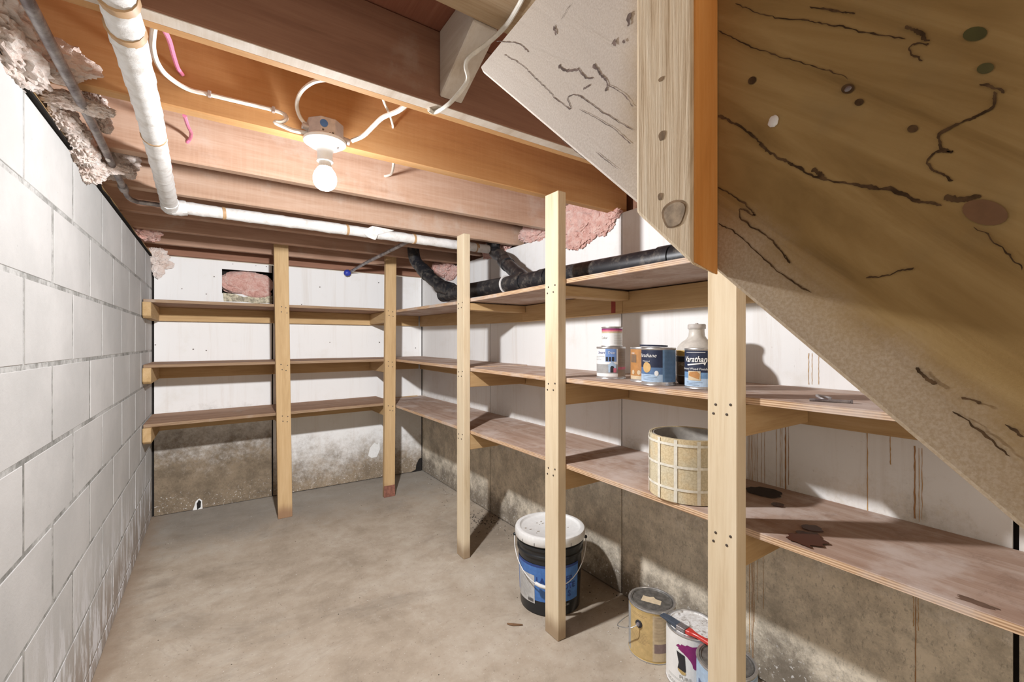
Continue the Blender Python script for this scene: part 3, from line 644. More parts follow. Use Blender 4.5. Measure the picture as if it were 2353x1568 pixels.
G().tube(el, [lambda k, a, i=i: 0.031+0.004*noise.noise(Vector((i*0.9, math.cos(a)*2, math.sin(a)*2))) for i in range(len(el))], 14).make('elbow_wrap', CLOTH, wp, smooth=True)
def band(x, y, z, ax, r, wd):
    d = Vector((1, 0.12, 0.1)) if ax == 'x' else Vector((0.1, 1, 0.1))
    d.normalize(); c = Vector((x, y, z))
    G().tube([c-d*wd, c+d*wd], r, 16).make('tape_band', TAPE, wp, smooth=True)
band(-0.133, 0.955, 1.712, 'y', 0.0297, 0.010); band(-0.134, 1.045, 1.7125, 'y', 0.0300, 0.011); band(-0.140, 1.545, 1.713, 'y', 0.0296, 0.004)
band(0.03, 2.304, 1.7125, 'x', 0.0272, 0.006); band(0.55, 2.307, 1.715, 'x', 0.0272, 0.006); band(0.905, 2.308, 1.716, 'x', 0.0275, 0.006); band(1.30, 2.31, 1.716, 'x', 0.0270, 0.010)
def flap(pts, name='loose_flap'):
    P = [Vector(p) for p in pts]; n = len(P)
    G().add(P+[p+Vector((0.001, -0.0025, 0.001)) for p in P], [tuple(range(n)), tuple(range(n, 2*n))[::-1]]+[(i, (i+1)%n, n+(i+1)%n, n+i) for i in range(n)]).make(name, CLOTH, wp)
flap([at(830,532,Y=2.28), at(855,520,Y=2.28), at(905,530,Y=2.285), at(868,540,Y=2.278), at(862,552,Y=2.272), at(846,546,Y=2.275)])
flap([at(285,55,Y=1.04), at(300,48,Y=1.04), at(318,52,Y=1.04), at(320,60,Y=1.04), at(300,62,Y=1.04)])
flap([at(328,166,Y=1.21), at(333,168,Y=1.21), at(347,182,Y=1.22), at(345,187,Y=1.22), at(338,182,Y=1.215)])
flap([at(352,275,Y=1.50), at(358,262,Y=1.50), at(366,274,Y=1.50), at(358,282,Y=1.50)])
flap([at(372,462,Y=2.26), at(386,470,Y=2.26), at(388,484,Y=2.26), at(380,478,Y=2.26)])

# grey conduit, thin supply line, black drain
cp = thing('conduit', 'bare grey metal pipe running beside the white wrapped pipe', 'pipe', (-0.27, 1.6, 1.722))
cq = [Vector((-0.258, 0.80, 1.722)), Vector((-0.262, 1.06, 1.722)), Vector((-0.270, 1.6, 1.724)), Vector((-0.285, 2.16, 1.724))]
G().tube(cq, 0.0105, 12).make('straight_run', STEEL, cp, smooth=True)
G().tube([(-0.285, 2.15, 1.724), (-0.286, 2.20, 1.724)], 0.0145, 12).make('coupling', STEEL, cp, smooth=True)
G().tube(spline([(-0.286, 2.19, 1.724), (-0.287, 2.30, 1.723), (-0.268, 2.345, 1.722), (-0.22, 2.352, 1.722), (0.10, 2.354, 1.722)], 5), 0.009, 10).make('far_run', STEEL, cp, smooth=True)
p = at(240, 352, Y=1.80)
G().lump((-0.2775, 1.84, 1.7145), (0.006, 0.016, 0.003), 2, 0.3, sub=2).make('white_tape', WHITEP, cp, smooth=True)

sl = thing('supply_line', 'thin bare grey pipe running to the blue valve high on the back wall', 'pipe', (0.9, 3.0, 1.71))
G().tube(spline([(0.886, 2.335, 1.706), (0.893, 2.75, 1.712), (0.896, 3.2, 1.718), (0.898, 3.655, 1.713)], 5), 0.011, 10).make('line', STEEL, sl, smooth=True)
G().lump((0.872, 3.635, 1.70), (0.026, 0.018, 0.024), 6, 0.5, sub=3).make('valve_handle', plain('valve_blue', (0.03, 0.05, 0.36), 0.4), sl, smooth=True, label='blue valve handle')
G().tube([(0.872, 3.645, 1.70), (0.872, 3.697, 1.69)], 0.009, 8).make('valve_stem', STEEL, sl, smooth=True)

dr = thing('drain_pipe', 'black plastic drain pipe with angled branches lying on the top right shelf', 'pipe', (1.25, 1.7, 1.39))
R = 0.042
ax = lambda y: Vector((1.222+(2.55-y)*0.042, y, 1.452-(2.55-y)*0.0115))
G().tube([ax(2.60), ax(2.0), ax(1.4), ax(0.62)], R, 24).make('main_run', ABS, dr, smooth=True)
for yy in (2.60, 2.40, 1.80, 1.62, 0.98):
    G().tube([ax(yy), ax(yy-0.05)], R+0.004, 24).make('coupling', ABS, dr, smooth=True)
G().tube(spline([ax(2.40), ax(2.50)+Vector((-0.010, 0, 0.022)), Vector((1.180, 2.66, 1.55)), Vector((1.150, 2.78, 1.64)), Vector((1.128, 2.84, 1.70)), Vector((1.115, 2.85, 1.78)), Vector((1.115, 2.85, SUB-0.02))], 5), 0.040, 20).make('branch', ABS, dr, smooth=True)
G().tube([Vector((1.166, 2.72, 1.592)), Vector((1.150, 2.775, 1.637))], 0.0455, 20).make('coupling', ABS, dr, smooth=True)
G().tube([ax(2.47)+Vector((-0.010, 0, 0.02)), Vector((1.196, 2.60, 1.505))], 0.0455, 20).make('coupling', ABS, dr, smooth=True)
b0, b1 = ax(1.74), Vector((1.385, 2.135, 1.618))
G().tube(spline([b0, b0.lerp(b1, 0.3), b0.lerp(b1, 0.8), b1+Vector((0.01, 0.03, 0.03)), Vector((1.425, 2.30, 1.70)), Vector((1.43, 2.325, 1.78)), Vector((1.43, 2.33, SUB-0.02))], 5), 0.036, 20).make('branch', ABS, dr, smooth=True)
G().tube([b0.lerp(b1, 0.78), b0.lerp(b1, 1.0)], 0.041, 20).make('coupling', ABS, dr, smooth=True)
G().tube([Vector((1.427, 2.315, 1.72)), Vector((1.43, 2.328, 1.77))], 0.041, 20).make('coupling', ABS, dr, smooth=True)
G().tube([b0, b0.lerp(b1, 0.28)], 0.0405, 20).make('coupling', ABS, dr, smooth=True)
G().tube([ax(1.90), ax(1.893)], R+0.0062, 24).make('white_band', WHITEP, dr, smooth=True)

# ------------------------------------------------------------------ insulation
def tuft(lumps, label, mat, amp=0.75, freq=2.6):
    g = G()
    for i, (c, r) in enumerate(lumps): g.lump(c, r, seed=random.uniform(0, 50), amp=amp, freq=freq, sub=5)
    c = lumps[0][0]
    t = thing('insulation_tuft', label, 'insulation', c, 'loose fibreglass insulation')
    g.make('fibre_wool', mat, t, smooth=True)
tuft([((-0.375, 1.22, 1.765), (0.075, 0.15, 0.05)), ((-0.345, 1.30, 1.735), (0.05, 0.12, 0.045)), ((-0.31, 1.36, 1.765), (0.075, 0.035, 0.04))], 'large whitish wad of insulation at top left in front of the grey pipe', PALE)
tuft([((-0.30, 1.475, 1.728), (0.045, 0.024, 0.016)), ((-0.25, 1.485, 1.725), (0.035, 0.02, 0.014)), ((-0.262, 1.57, 1.772), (0.022, 0.05, 0.026)), ((-0.262, 1.66, 1.762), (0.018, 0.05, 0.02))], 'ragged pinkish insulation hanging behind the bare grey pipe', PALE, 0.9)
tuft([((-0.335, 1.60, 1.735), (0.035, 0.07, 0.03)), ((-0.325, 1.70, 1.73), (0.028, 0.05, 0.03)), ((-0.325, 1.80, 1.715), (0.03, 0.06, 0.035)), ((-0.335, 1.90, 1.700), (0.038, 0.065, 0.042)), ((-0.30, 1.93, 1.72), (0.05, 0.02, 0.02))], 'pale insulation spilling over the top of the block wall', PALE, 0.9)
tuft([((-0.29, 2.02, 1.79), (0.06, 0.09, 0.05)), ((-0.31, 2.10, 1.765), (0.045, 0.05, 0.03)), ((-0.255, 2.03, 1.745), (0.02, 0.06, 0.014))], 'grubby insulation in the bay above the far end of the grey pipe', PALE, 0.9)
tuft([((-0.34, 3.15, 1.78), (0.09, 0.09, 0.06)), ((-0.33, 3.25, 1.765), (0.06, 0.06, 0.04))], 'pink insulation between the last joists at the block wall', PINK)
tuft([((-0.315, 3.66, 1.705), (0.055, 0.035, 0.05)), ((-0.31, 3.678, 1.63), (0.030, 0.018, 0.055)), ((-0.275, 3.68, 1.66), (0.045, 0.014, 0.025))], 'grey torn insulation scrap in the far left wall corner', PALE)
tuft([((1.555, 1.50, 1.80), (0.05, 0.07, 0.07)), ((1.54, 1.62, 1.77), (0.045, 0.15, 0.11)), ((1.525, 1.66, 1.70), (0.022, 0.10, 0.075)), ((1.522, 1.52, 1.725), (0.02, 0.10, 0.065)), ((1.522, 1.45, 1.735), (0.02, 0.07, 0.025))], 'big wad of pink insulation over the right wall behind the second nearest post', PINK, 0.8)
tuft([((1.55, 2.02, 1.79), (0.05, 0.16, 0.06)), ((1.545, 1.96, 1.765), (0.03, 0.10, 0.04))], 'pink insulation between joists left of the big wad on the right wall', PINK)
tuft([((1.54, 2.46, 1.765), (0.05, 0.14, 0.05)), ((1.53, 2.50, 1.74), (0.03, 0.10, 0.03))], 'pink insulation above the far end of the horizontal wrapped pipe', PINK)
tuft([((1.50, 3.18, 1.725), (0.04, 0.12, 0.05)), ((1.515, 3.10, 1.69), (0.018, 0.10, 0.05)), ((1.50, 3.28, 1.74), (0.05, 0.06, 0.05))], 'pale pink insulation hanging behind the elbow of the black drain pipe', PINK, 0.9)
tuft([((0.185, 3.745, 1.575), (0.16, 0.055, 0.085)), ((0.27, 3.72, 1.57), (0.085, 0.035, 0.075)), ((0.25, 3.70, 1.505), (0.09, 0.016, 0.03))], 'pink insulation bulging from the rectangular hole in the back wall', PINK, 0.35, 2.0)

# ------------------------------------------------------------------ cables
CAB = 'loose electrical cables overhead'
def cable(pts, label, r=0.0045, mat=None, staples=()):
    t = thing('electrical_cable', label, 'cable', pts[0], CAB)
    G().tube(spline(pts, 7), r, 8).make('sheath', mat or CABLE, t, smooth=True)
    for s_ in staples:
        s_ = Vector(s_); G().box(s_.x-0.004, s_.x+0.004, s_.y-0.007, s_.y+0.003, s_.z-0.008, s_.z+0.008).make('staple', GALV, t, bevel=0.001)
Y2 = 1.398
cable([at(357,50,Z=JB+0.01), at(352,75,Y=1.12), at(351,110,Y=1.20), at(362,145,Y=1.30), at(385,175,Y=1.37), at(430,204,Y=Y2), at(480,217,Y=Y2), at(550,234,Y=Y2), at(625,252,Y=Y2), at(652,262,Y=1.392), at(658,272,Y=1.38), at(648,280,Y=1.375), at(632,281,Y=1.375), at(650,290,Y=1.375), at(675,300,Y=1.37), at(708,306,Y=1.355)],
      'long white cable looping along the orange joist into the left of the bulb fixture', 0.0058, staples=[at(481,217,Y=Y2), at(628,253,Y=Y2)])
cable([at(800,193,Y=1.09), at(760,184,Y=1.13), at(722,188,Y=1.20), at(693,210,Y=1.28), at(682,240,Y=1.33), at(690,270,Y=1.35), at(712,296,Y=1.352)], 'white cable arching in a hoop above the bulb fixture', 0.005)
cable([at(808,324,Y=1.355), at(835,312,Y=1.33), at(858,290,Y=1.28), at(880,270,Y=1.22), at(915,255,Y=1.13), at(942,234,Y=1.075)], 'thick white cable rising from the right side of the bulb fixture', 0.0065)
cable([at(876,214,Y=1.09), at(884,238,Y=1.2), at(895,262,Y=1.33), at(902,285,Y=1.394), at(903,294,Y=1.406)], 'thin white cable entering a hole in the orange joist', 0.0038)
cable([at(905,372,Y=1.45), at(903,388,Y=1.6), at(899,400,Y=1.75), at(890,404,Y=1.80), at(884,405,Y=1.817)], 'short white cable entering the joist to the right of the bulb', 0.005)
cable([at(985,252,Z=JB-0.006), at(1000,258,Z=JB-0.006), at(1030,240,Y=0.99), at(1062,205,Y=0.95), at(1075,180,Y=0.93), at(1070,150,Y=0.91), at(1080,130,Y=0.89), at(1120,100,Z=1.822), at(1160,62,Z=1.839), at(1185,25,Z=1.840), at(1205,-12,Z=1.840)], 'off white cable running past the blocking up over the stair header', 0.0052)
cable([at(372,58,Y=1.09), at(388,90,Y=1.2), at(398,125,Y=1.3), at(408,155,Y=1.385), at(420,173,Y=1.404)], 'upper pink cable entering the orange joist', 0.005, PINKW)
cable([at(424,266,Y=1.45), at(432,290,Y=1.6), at(439,305,Y=1.74), at(437,318,Y=1.80), at(430,328,Y=1.817)], 'lower pink cable between the orange joist and the bright joist behind it', 0.005, PINKW)
cable([at(388,378,Y=1.86), at(393,383,Y=2.0), at(390,388,Y=2.2)], 'stub of red cable just right of the wrapped pipe', 0.005, plain('cable_red', (0.45, 0.03, 0.05)))

# ------------------------------------------------------------------ bulb fixture
lf = thing('bulb_fixture', 'white porcelain lampholder with one lit bare bulb on a metal junction box', 'lamp', (0.262, 1.352, 1.78))
bx, by = 0.262, 1.352
oct_ = [(bx+0.051*math.cos(PI/8+i*PI/4), by+0.051*math.sin(PI/8+i*PI/4)) for i in range(8)]
jb = G().prism(oct_, 'z', 1.730, 1.776).make('junction_box', GALV, lf, bevel=0.002)
G().tube([(bx-0.012, by-0.0475, 1.756), (bx-0.012, by-0.0492, 1.756)], 0.0105, 16).make('knockout', BLUE, jb, label='blue knockout disc')
for dx, dz in ((-0.03, -0.012), (0.0, -0.018), (-0.026, 0.012), (0.013, -0.016)):
    G().tube([(bx+dx*0.6+0.004, by-0.0470, 1.750+dz), (bx+dx*0.6+0.004, by-0.0478, 1.750+dz)], 0.0028, 8).make('screw_hole', NAIL, jb)
G().box(bx-0.03, bx+0.03, by+0.044, 1.4035, 1.732, 1.778).make('bracket', GALV, jb)
G().tube([(bx+0.046, by-0.012, 1.738), (bx+0.066, by-0.016, 1.733)], 0.009, 10).make('clamp', GALV, jb, smooth=True)
G().tube([(bx-0.046, by-0.012, 1.748), (bx-0.062, by-0.014, 1.750)], 0.009, 10).make('clamp', GALV, jb, smooth=True)
G().lathe([(0.056, 1.729), (0.058, 1.726), (0.057, 1.720), (0.040, 1.709), (0.026, 1.702), (0.022, 1.696), (0.0205, 1.690), (0.0205, 1.672), (0.022, 1.671), (0.022, 1.667), (0.0175, 1.666)], (bx, by, 0), 40).make('lampholder', PORC, lf, smooth=True)
G().box(bx-0.012, bx-0.002, by-0.046, by-0.036, 1.7145, 1.7165).make('maker_plate', plain('grey_plate', (0.33, 0.32, 0.32)), lf)
G().tube([(bx+0.030, by-0.02, 1.7085), (bx+0.031, by-0.021, 1.7035)], 0.003, 8).make('screw', STEEL, lf, smooth=True)
G().lathe([(0.0165, 1.667), (0.0172, 1.655), (0.0185, 1.650)], (bx, by, 0), 28).make('bulb_cap', JUGM, lf, smooth=True)
gm = M('lit_bulb_glass', 0.3, 0.3)
em = gm.n('Emission'); em.inputs[0].default_value = (1, 0.985, 0.96, 1); em.inputs[1].default_value = 4.0
tr = gm.n('BsdfTransparent'); ad = gm.n('AddShader'); out = gm.nt.nodes['Material Output']
gm.nt.links.new(em.outputs[0], ad.inputs[0]); gm.nt.links.new(tr.outputs[0], ad.inputs[1]); gm.nt.links.new(ad.outputs[0], out.inputs[0])
prof = [(0.0180, 1.651), (0.022, 1.645), (0.028, 1.636), (0.0315, 1.626), (0.0325, 1.617), (0.0305, 1.604), (0.025, 1.594), (0.016, 1.587), (0.006, 1.5845)]
G().lathe(prof, (bx, by, 0), 32).make('glass_bulb', gm.m, lf, smooth=True, label='glowing white glass bulb')

# ------------------------------------------------------------------ tins, jug, roll, bucket
def face(c): return math.atan2(-c[1], -c[0])           # angle of the side turned to the viewer
def deg(a): return a*PI/180
def lines(name, c, r, a0, a1, zs, mat, parent, th=0.0007, ragged=0.25):
    g = G()
    for z in zs:
        g.arc(c, r+0.0008, a0, a1-(a1-a0)*random.uniform(0, ragged), z, z+th)
    g.make(name, mat, parent, kind='stuff')
def can(name, label, c, r, h, body, lid, group, rim=TIN, cat='paint tin', lip=0.004):
    t = thing(name, label, cat, c, group)
    G().lathe([(r-0.001, 0), (r+0.0012, 0.001), (r+0.0012, 0.004), (r, 0.005), (r, h-0.006), (r+0.001, h-0.005), (r+0.001, h-0.001), (r-0.004, h-0.001), (r-0.005, h-0.016)], c, 48).make('can_body', body, t, smooth=True)
    G().lathe([(r+0.0014, 0.0002), (r+0.0022, 0.002), (r+0.0014, 0.0045)], c, 48, cap=False).make('bottom_rim', rim, t, smooth=True)
    G().lathe([(r+0.0005, h-0.007), (r+0.0022, h-0.003), (r+0.001, h), (r-0.006, h+0.0004), (r-0.0075, h-0.003)], c, 48, cap=False).make('top_rim', rim, t, smooth=True)
    l = G().lathe([(r-0.0072, h-0.004), (r-0.009, h-0.0008), (r-0.012, h+0.0002), (r-0.0135, h-0.003), (r-0.016, h-0.0045), (r-0.022, h-0.004), (0.001, h-0.0035)], c, 48).make('lid', lid, t, smooth=True)
    return t, l
QUART = 'small tins on the middle shelf'
ZM = 1.0075
qr, qh = 0.053, 0.121
# navy and blue tin
c3 = (1.204, 0.925, ZM); a = face(c3)
t, l = can('varnish_tin', 'navy and light blue quart tin in the middle of the shelf tins', c3, qr, qh, TIN, TIN, QUART)
lb = G().arc(c3, qr+0.0006, a-deg(92), a+deg(14), 0.058, 0.114).make('front_label', NAVY, t)
G().arc(c3, qr+0.0006, a-deg(92), a+deg(14), 0.036, 0.058).make('label_band', plain('ink_mid_blue', (0.10, 0.18, 0.33)), lb); G().arc(c3, qr+0.0006, a-deg(92), a+deg(14), 0.012, 0.036).make('label_band', PALEB, lb)
text('lettering', 'Varathane', c3, qr, a-deg(44), 0.096, 0.017, INKW, lb, shear=0.35, eps=0.002)
text('lettering', 'Professional', c3, qr, a-deg(44), 0.078, 0.006, INKW, lb, eps=0.002)
G().arcpoly(c3, qr+0.0012, a-deg(42), 0.058, [(0.016*math.cos(q), 0.017*math.sin(q)) for q in [i*2*PI/20 for i in range(20)]]).make('wood_picture', C('ink_wood', (0.62, 0.40, 0.16)), lb)
G().arcpoly(c3, qr+0.0012, a-deg(6), 0.040, [(0.0065*math.cos(q), 0.0085*math.sin(q)) for q in [i*2*PI/16 for i in range(16)]]).make('round_badge', INKW, lb)
lines('print_lines', c3, qr, a-deg(60), a+deg(8), [0.018, 0.022, 0.026, 0.031], NAVY, lb, ragged=0.5)
sd = G().arc(c3, qr+0.0006, a+deg(14), a+deg(98), 0.012, 0.114).make('side_label', SKYB, t)
lines('print_lines', c3, qr, a+deg(22), a+deg(75), [0.018+0.0042*i for i in range(22)], plain('ink_steel', (0.09, 0.16, 0.27)), sd)
# brown tin
c2 = (1.266, 1.024, ZM); a = face(c2)
t, l = can('stain_tin', 'brown and copper quart tin partly hidden by the navy tin', c2, qr, qh, TIN, TIN, QUART)
lb = G().arc(c2, qr+0.0006, a-deg(95), a-deg(8), 0.010, 0.114).make('front_label', ORNG, t)
G().arc(c2, qr+0.0011, a-deg(70), a-deg(38), 0.068, 0.096).make('dark_square', BROWN, lb)
G().arc(c2, qr+0.0011, a-deg(72), a-deg(16), 0.010, 0.022).make('pale_band', CREAM, lb)
for q_ in (-54, -27): G().arcpoly(c2, qr+0.0012, a+deg(q_), 0.034, [(0.007*math.cos(q), 0.008*math.sin(q)) for q in [i*2*PI/14 for i in range(14)]]).make('round_badge', CREAM, lb)
text('lettering', 'Stain', c2, qr, a-deg(54), 0.101, 0.009, INKW, lb, eps=0.002)
sd = G().arc(c2, qr+0.0006, a-deg(8), a+deg(98), 0.010, 0.114).make('side_label', TANP, t)
lines('print_lines', c2, qr, a-deg(2), a+deg(60), [0.016+0.004*i for i in range(23)], BROWN, sd)
# white house tin with the small tin on top
c1 = (1.262, 1.188, ZM); a = face(c1)
t, l = can('house_paint_tin', 'white and grey tin with a house picture at the left end of the shelf tins', c1, qr, qh, TIN, TIN, QUART)
lb = G().arc(c1, qr+0.0006, a-deg(95), a+deg(28), 0.010, 0.114).make('front_label', INKW, t)
G().arc(c1, qr+0.0009, a-deg(22), a+deg(22), 0.066, 0.114).make('blue_sky', C('ink_blue2', (0.17, 0.29, 0.58)), lb)
G().arc(c1, qr+0.0009, a-deg(88), a+deg(28), 0.022, 0.056).make('grey_ground', GREYI, lb)
G().arcpoly(c1, qr+0.0014, a+deg(5), 0.046, [(-0.014, -0.020), (0.014, -0.020), (0.014, 0.004), (0.018, 0.004), (0, 0.022), (-0.018, 0.004), (-0.014, 0.004)]).make('house_picture', PALEB, lb)
G().arcpoly(c1, qr+0.0018, a+deg(5), 0.040, [(-0.007, -0.014), (0.007, -0.014), (0.007, 0.004), (0.004, 0.010), (-0.004, 0.010), (-0.007, 0.004)]).make('doorway', INKK, lb)
G().arcpoly(c1, qr+0.0022, a+deg(15), 0.034, [(-0.005, -0.008), (0.006, -0.008), (0.006, 0.008), (-0.005, 0.008)]).make('pink_square', PINKI, lb)
for q_ in (-20, -8, 4): G().arc(c1, qr+0.0014, a+deg(q_), a+deg(q_+8), 0.068, 0.084).make('window_mark', INKK, lb)
text('lettering', 'Smart', c1, qr, a-deg(42), 0.100, 0.0135, C('ink_blue3', (0.05, 0.09, 0.30)), lb, shear=0.3, eps=0.002); text('lettering', 'Trim', c1, qr, a+deg(0), 0.099, 0.0135, INKW, lb, shear=0.3, eps=0.002)
lines('print_lines', c1, qr+0.0006, a-deg(80), a-deg(26), [0.072, 0.078, 0.084, 0.044, 0.038, 0.032], GREYI, lb, 0.0015, 0.5)
sd = G().arc(c1, qr+0.0006, a+deg(28), a+deg(98), 0.010, 0.114).make('side_label', TANP, t)
lines('print_lines', c1, qr, a+deg(33), a+deg(88), [0.050+0.004*i for i in range(14)], BROWN, sd)
G().arc(c1, qr+0.001, a+deg(30), a+deg(85), 0.036, 0.046).make('red_band', PINKI, sd)
c6 = (1.266, 1.186, ZM+qh+0.0006); a = face(c6)
t, l = can('sample_tin', 'little white tin with a pink band standing on the house picture tin', c6, 0.0385, 0.076, INKW, LIDM, QUART)
G().arc(c6, 0.0389, a-deg(95), a+deg(95), 0.064, 0.070).make('dark_band', PURP, t); G().arc(c6, 0.0389, a-deg(95), a+deg(95), 0.058, 0.064).make('pink_band', PINKI, t); G().arc(c6, 0.0389, a-deg(95), a+deg(95), 0.052, 0.058).make('cream_band', CREAM, t)
text('lettering', 'Color', c6, 0.0385, a-deg(50), 0.034, 0.014, GREYI, t, eps=0.0014)
lines('print_lines', c6, 0.0385, a+deg(10), a+deg(70), [0.012+0.004*i for i in range(10)], GREYI, t)
# loose lid
tl = thing('tin_lid', 'loose navy tin lid lying across the tops of the brown and navy tins', 'lid', (1.242, 0.975, ZM+qh))
tn = Vector((0.03, -0.02, 1)).normalized(); cc = Vector((1.240, 0.972, ZM+qh+0.0045))
G().tube([cc-tn*0.0015, cc+tn*0.0015, cc+tn*0.004, cc+tn*0.0042], [0.045, 0.0465, 0.0455, 0.040], 36).make('disc', NAVY, tl, smooth=True)
# jug
cj = (1.335, 0.872, ZM); a = face(cj); jr = 0.064
tj = thing('plastic_jug', 'translucent screw cap jug with brown contents behind the front navy tin', 'jug', cj)
G().lathe([(jr-0.008, 0), (jr, 0.010), (jr, 0.110), (jr-0.004, 0.124), (0.048, 0.138), (0.032, 0.150), (0.026, 0.160), (0.0245, 0.175), (0.025, 0.186)], cj, 40).make('jug_body', JUGM, tj, smooth=True)
G().lathe([(0.0275, 0.183), (0.0285, 0.186), (0.0285, 0.196), (0.026, 0.199), (0.006, 0.200), (0.004, 0.203)], cj, 32).make('screw_cap', C('cap_grey', (0.50, 0.46, 0.42)), tj, smooth=True)
G().lathe([(jr-0.007, 0.0003), (jr+0.0006, 0.010), (jr+0.0006, 0.028)], cj, 40, cap=False).make('liquid_level', LIQ, tj, smooth=True, label='dark liquid showing through')
lb = G().arc(cj, jr+0.0006, a-deg(95), a+deg(80), 0.030, 0.092).make('label', BROWN, tj)
G().arc(cj, jr+0.0011, a-deg(95), a+deg(80), 0.074, 0.092).make('label_band', INKK, lb)
G().arc(cj, jr+0.0008, a-deg(90), a+deg(40), 0.094, 0.112).make('yellow_tag', C('ink_yellow', (0.55, 0.36, 0.08)), lb)
text('lettering', 'SHELLAC', cj, jr, a-deg(30), 0.066, 0.016, CREAM, lb, eps=0.0022)
# front navy tin
c5 = (1.222, 0.775, ZM); a = face(c5)
t, l = can('wood_finish_tin', 'navy quart tin with white script directly beside the nearest post', c5, qr, qh, TIN, TIN, QUART)
lb = G().arc(c5, qr+0.0006, a-deg(95), a+deg(60), 0.050, 0.115).make('front_label', NAVY, t)
G().arc(c5, qr+0.0006, a-deg(95), a+deg(60), 0.032, 0.050).make('label_band', SKYB, lb); G().arc(c5, qr+0.0006, a-deg(95), a+deg(60), 0.008, 0.032).make('label_band', PALEB, lb)
text('lettering', 'Varathane', c5, qr, a-deg(24), 0.088, 0.025, INKW, lb, shear=0.35, eps=0.0024, squeeze=0.78, bold=0.0004)
text('lettering', 'Diamond Wood Finish', c5, qr, a-deg(36), 0.060, 0.0095, INKW, lb, eps=0.0022)
G().arcpoly(c5, qr+0.0012, a-deg(24), 0.077, [(-0.030, -0.004), (0.022, 0.002), (0.030, 0.004), (0.026, -0.006), (0.022, -0.001), (-0.028, -0.008)]).make('underline', INKW, lb)
G().arcpoly(c5, qr+0.0014, a-deg(30), 0.040, [(-0.020, -0.014), (0.020, -0.014), (0.020, 0.014), (-0.020, 0.014)]).make('picture', CREAM, lb)
G().arcpoly(c5, qr+0.0019, a-deg(30), 0.042, [(-0.018, -0.002), (0.016, -0.012), (0.018, 0.004), (0.010, 0.011), (-0.014, 0.008)]).make('wood_block_print', ORNG, lb)
lines('print_lines', c5, qr, a-deg(60), a+deg(4), [0.012, 0.016, 0.020], NAVY, lb, ragged=0.5); lines('top_print', c5, qr, a-deg(62), a+deg(8), [0.108], INKW, lb, 0.0015, 0.1)

# vinyl flooring roll
cr = (1.232, 0.835, 0.6745); rr, rh = 0.118, 0.186; a = face(cr)
vr = thing('vinyl_roll', 'open roll of tile patterned vinyl flooring on the lower shelf', 'flooring roll', cr)
def spiral(r0, r1, a0, a1, z0, z1, n):
    g = G(); vs = []
    for i in range(n+1):
        t_ = i/n; an = a0+(a1-a0)*t_; r_ = r0+(r1-r0)*t_
        for rr_ in (r_, r_-0.0025):
            vs += [(cr[0]+rr_*math.cos(an), cr[1]+rr_*math.sin(an), cr[2]+z0), (cr[0]+rr_*math.cos(an), cr[1]+rr_*math.sin(an), cr[2]+z1)]
    fs = []
    for i in range(n):
        b, d = 4*i, 4*i+4
        fs += [(b, d, d+1, b+1), (b+2, b+3, d+3, d+2), (b+1, d+1, d+3, b+3), (b, b+2, d+2, d)]
    fs += [(0, 1, 3, 2), (4*n, 4*n+2, 4*n+3, 4*n+1)]
    return g.add(vs, fs)
a_end = a+deg(40)
spiral(rr-0.010, rr, a_end-deg(800), a_end, 0, rh, 140).make('rolled_sheet', TILE, vr, smooth=True)
spiral(rr-0.0128, rr-0.0126, a, a+2*PI, 0.002, rh-0.0015, 60).make('inner_face', VINB, vr, smooth=True, label='grey backing inside the roll')
gj = G()
for q_ in (-78, -46, -19, 12, 43): gj.arc(cr, rr-0.0003+0.0012, a+deg(q_), a+deg(q_)+0.085, 0.001, rh-0.001, 3)
for z_ in (0.036, 0.102, 0.166): gj.arc(cr, rr+0.0013, a-deg(115), a_end, z_, z_+0.0075)
gj.make('tile_joints', GROUT, vr)
gs = G()
for q_, z_, wd in ((-14, 0.168, 10), (-28, 0.160, 8)): pass
text('back_print', '17 23 271', cr, rr-0.013, a+PI+deg(30), 0.170, 0.016, INKK, vr, eps=-0.0012, squeeze=-1)
# bent tool on the middle shelf
bt = thing('bent_rod', 'thin dark metal rod with a hooked end lying on the middle shelf', 'tool', (1.19, 0.43, 1.006))
zz = 1.0095
G().tube([(1.172, 0.470, zz), (1.205, 0.400, zz)], 0.0036, 10).make('rod', STEEL, bt, smooth=True)
G().tube([(1.2055, 0.399, zz), (1.207, 0.396, zz)], 0.0055, 10).make('rod_head', STEEL, bt, smooth=True)
G().tube(spline([(1.195, 0.445, zz), (1.205, 0.462, zz+0.004), (1.222, 0.474, zz+0.006), (1.236, 0.466, zz+0.004), (1.234, 0.450, zz+0.001), (1.222, 0.447, zz)], 5), 0.003, 8).make('hook', STEEL, bt, smooth=True)

# bucket
cb = (1.236, 1.528, 0.0); a = face(cb)
bu = thing('plastic_bucket', 'tall black bucket with a white lid and blue label behind the second nearest post', 'bucket', cb)
br = lambda z: 0.131+0.0125*z/0.34
G().lathe([(0.125, 0), (0.131, 0.004), (br(0.24), 0.24), (br(0.24)+0.006, 0.243), (br(0.24)+0.006, 0.251), (br(0.25)+0.001, 0.254), (br(0.27)+0.001, 0.272), (br(0.27)+0.007, 0.275), (br(0.27)+0.007, 0.285), (br(0.29)+0.001, 0.288), (br(0.31)+0.001, 0.312), (br(0.31)+0.004, 0.316)], cb, 56).make('pail', BLACKP, bu, smooth=True)
lidp = [(0.1525, 0.296), (0.155, 0.300), (0.1555, 0.322), (0.152, 0.331), (0.143, 0.335), (0.134, 0.333), (0.130, 0.326), (0.126, 0.3235), (0.002, 0.3225)]
lidb = G().lathe(lidp, cb, 56).make('lid', WHITEP, bu, smooth=True)
gl = G()
for q_ in (-85, -48, -25, 5, 34, 70): gl.arc(cb, 0.1562, a+deg(q_), a+deg(q_)+0.012, 0.297, 0.312, 2)
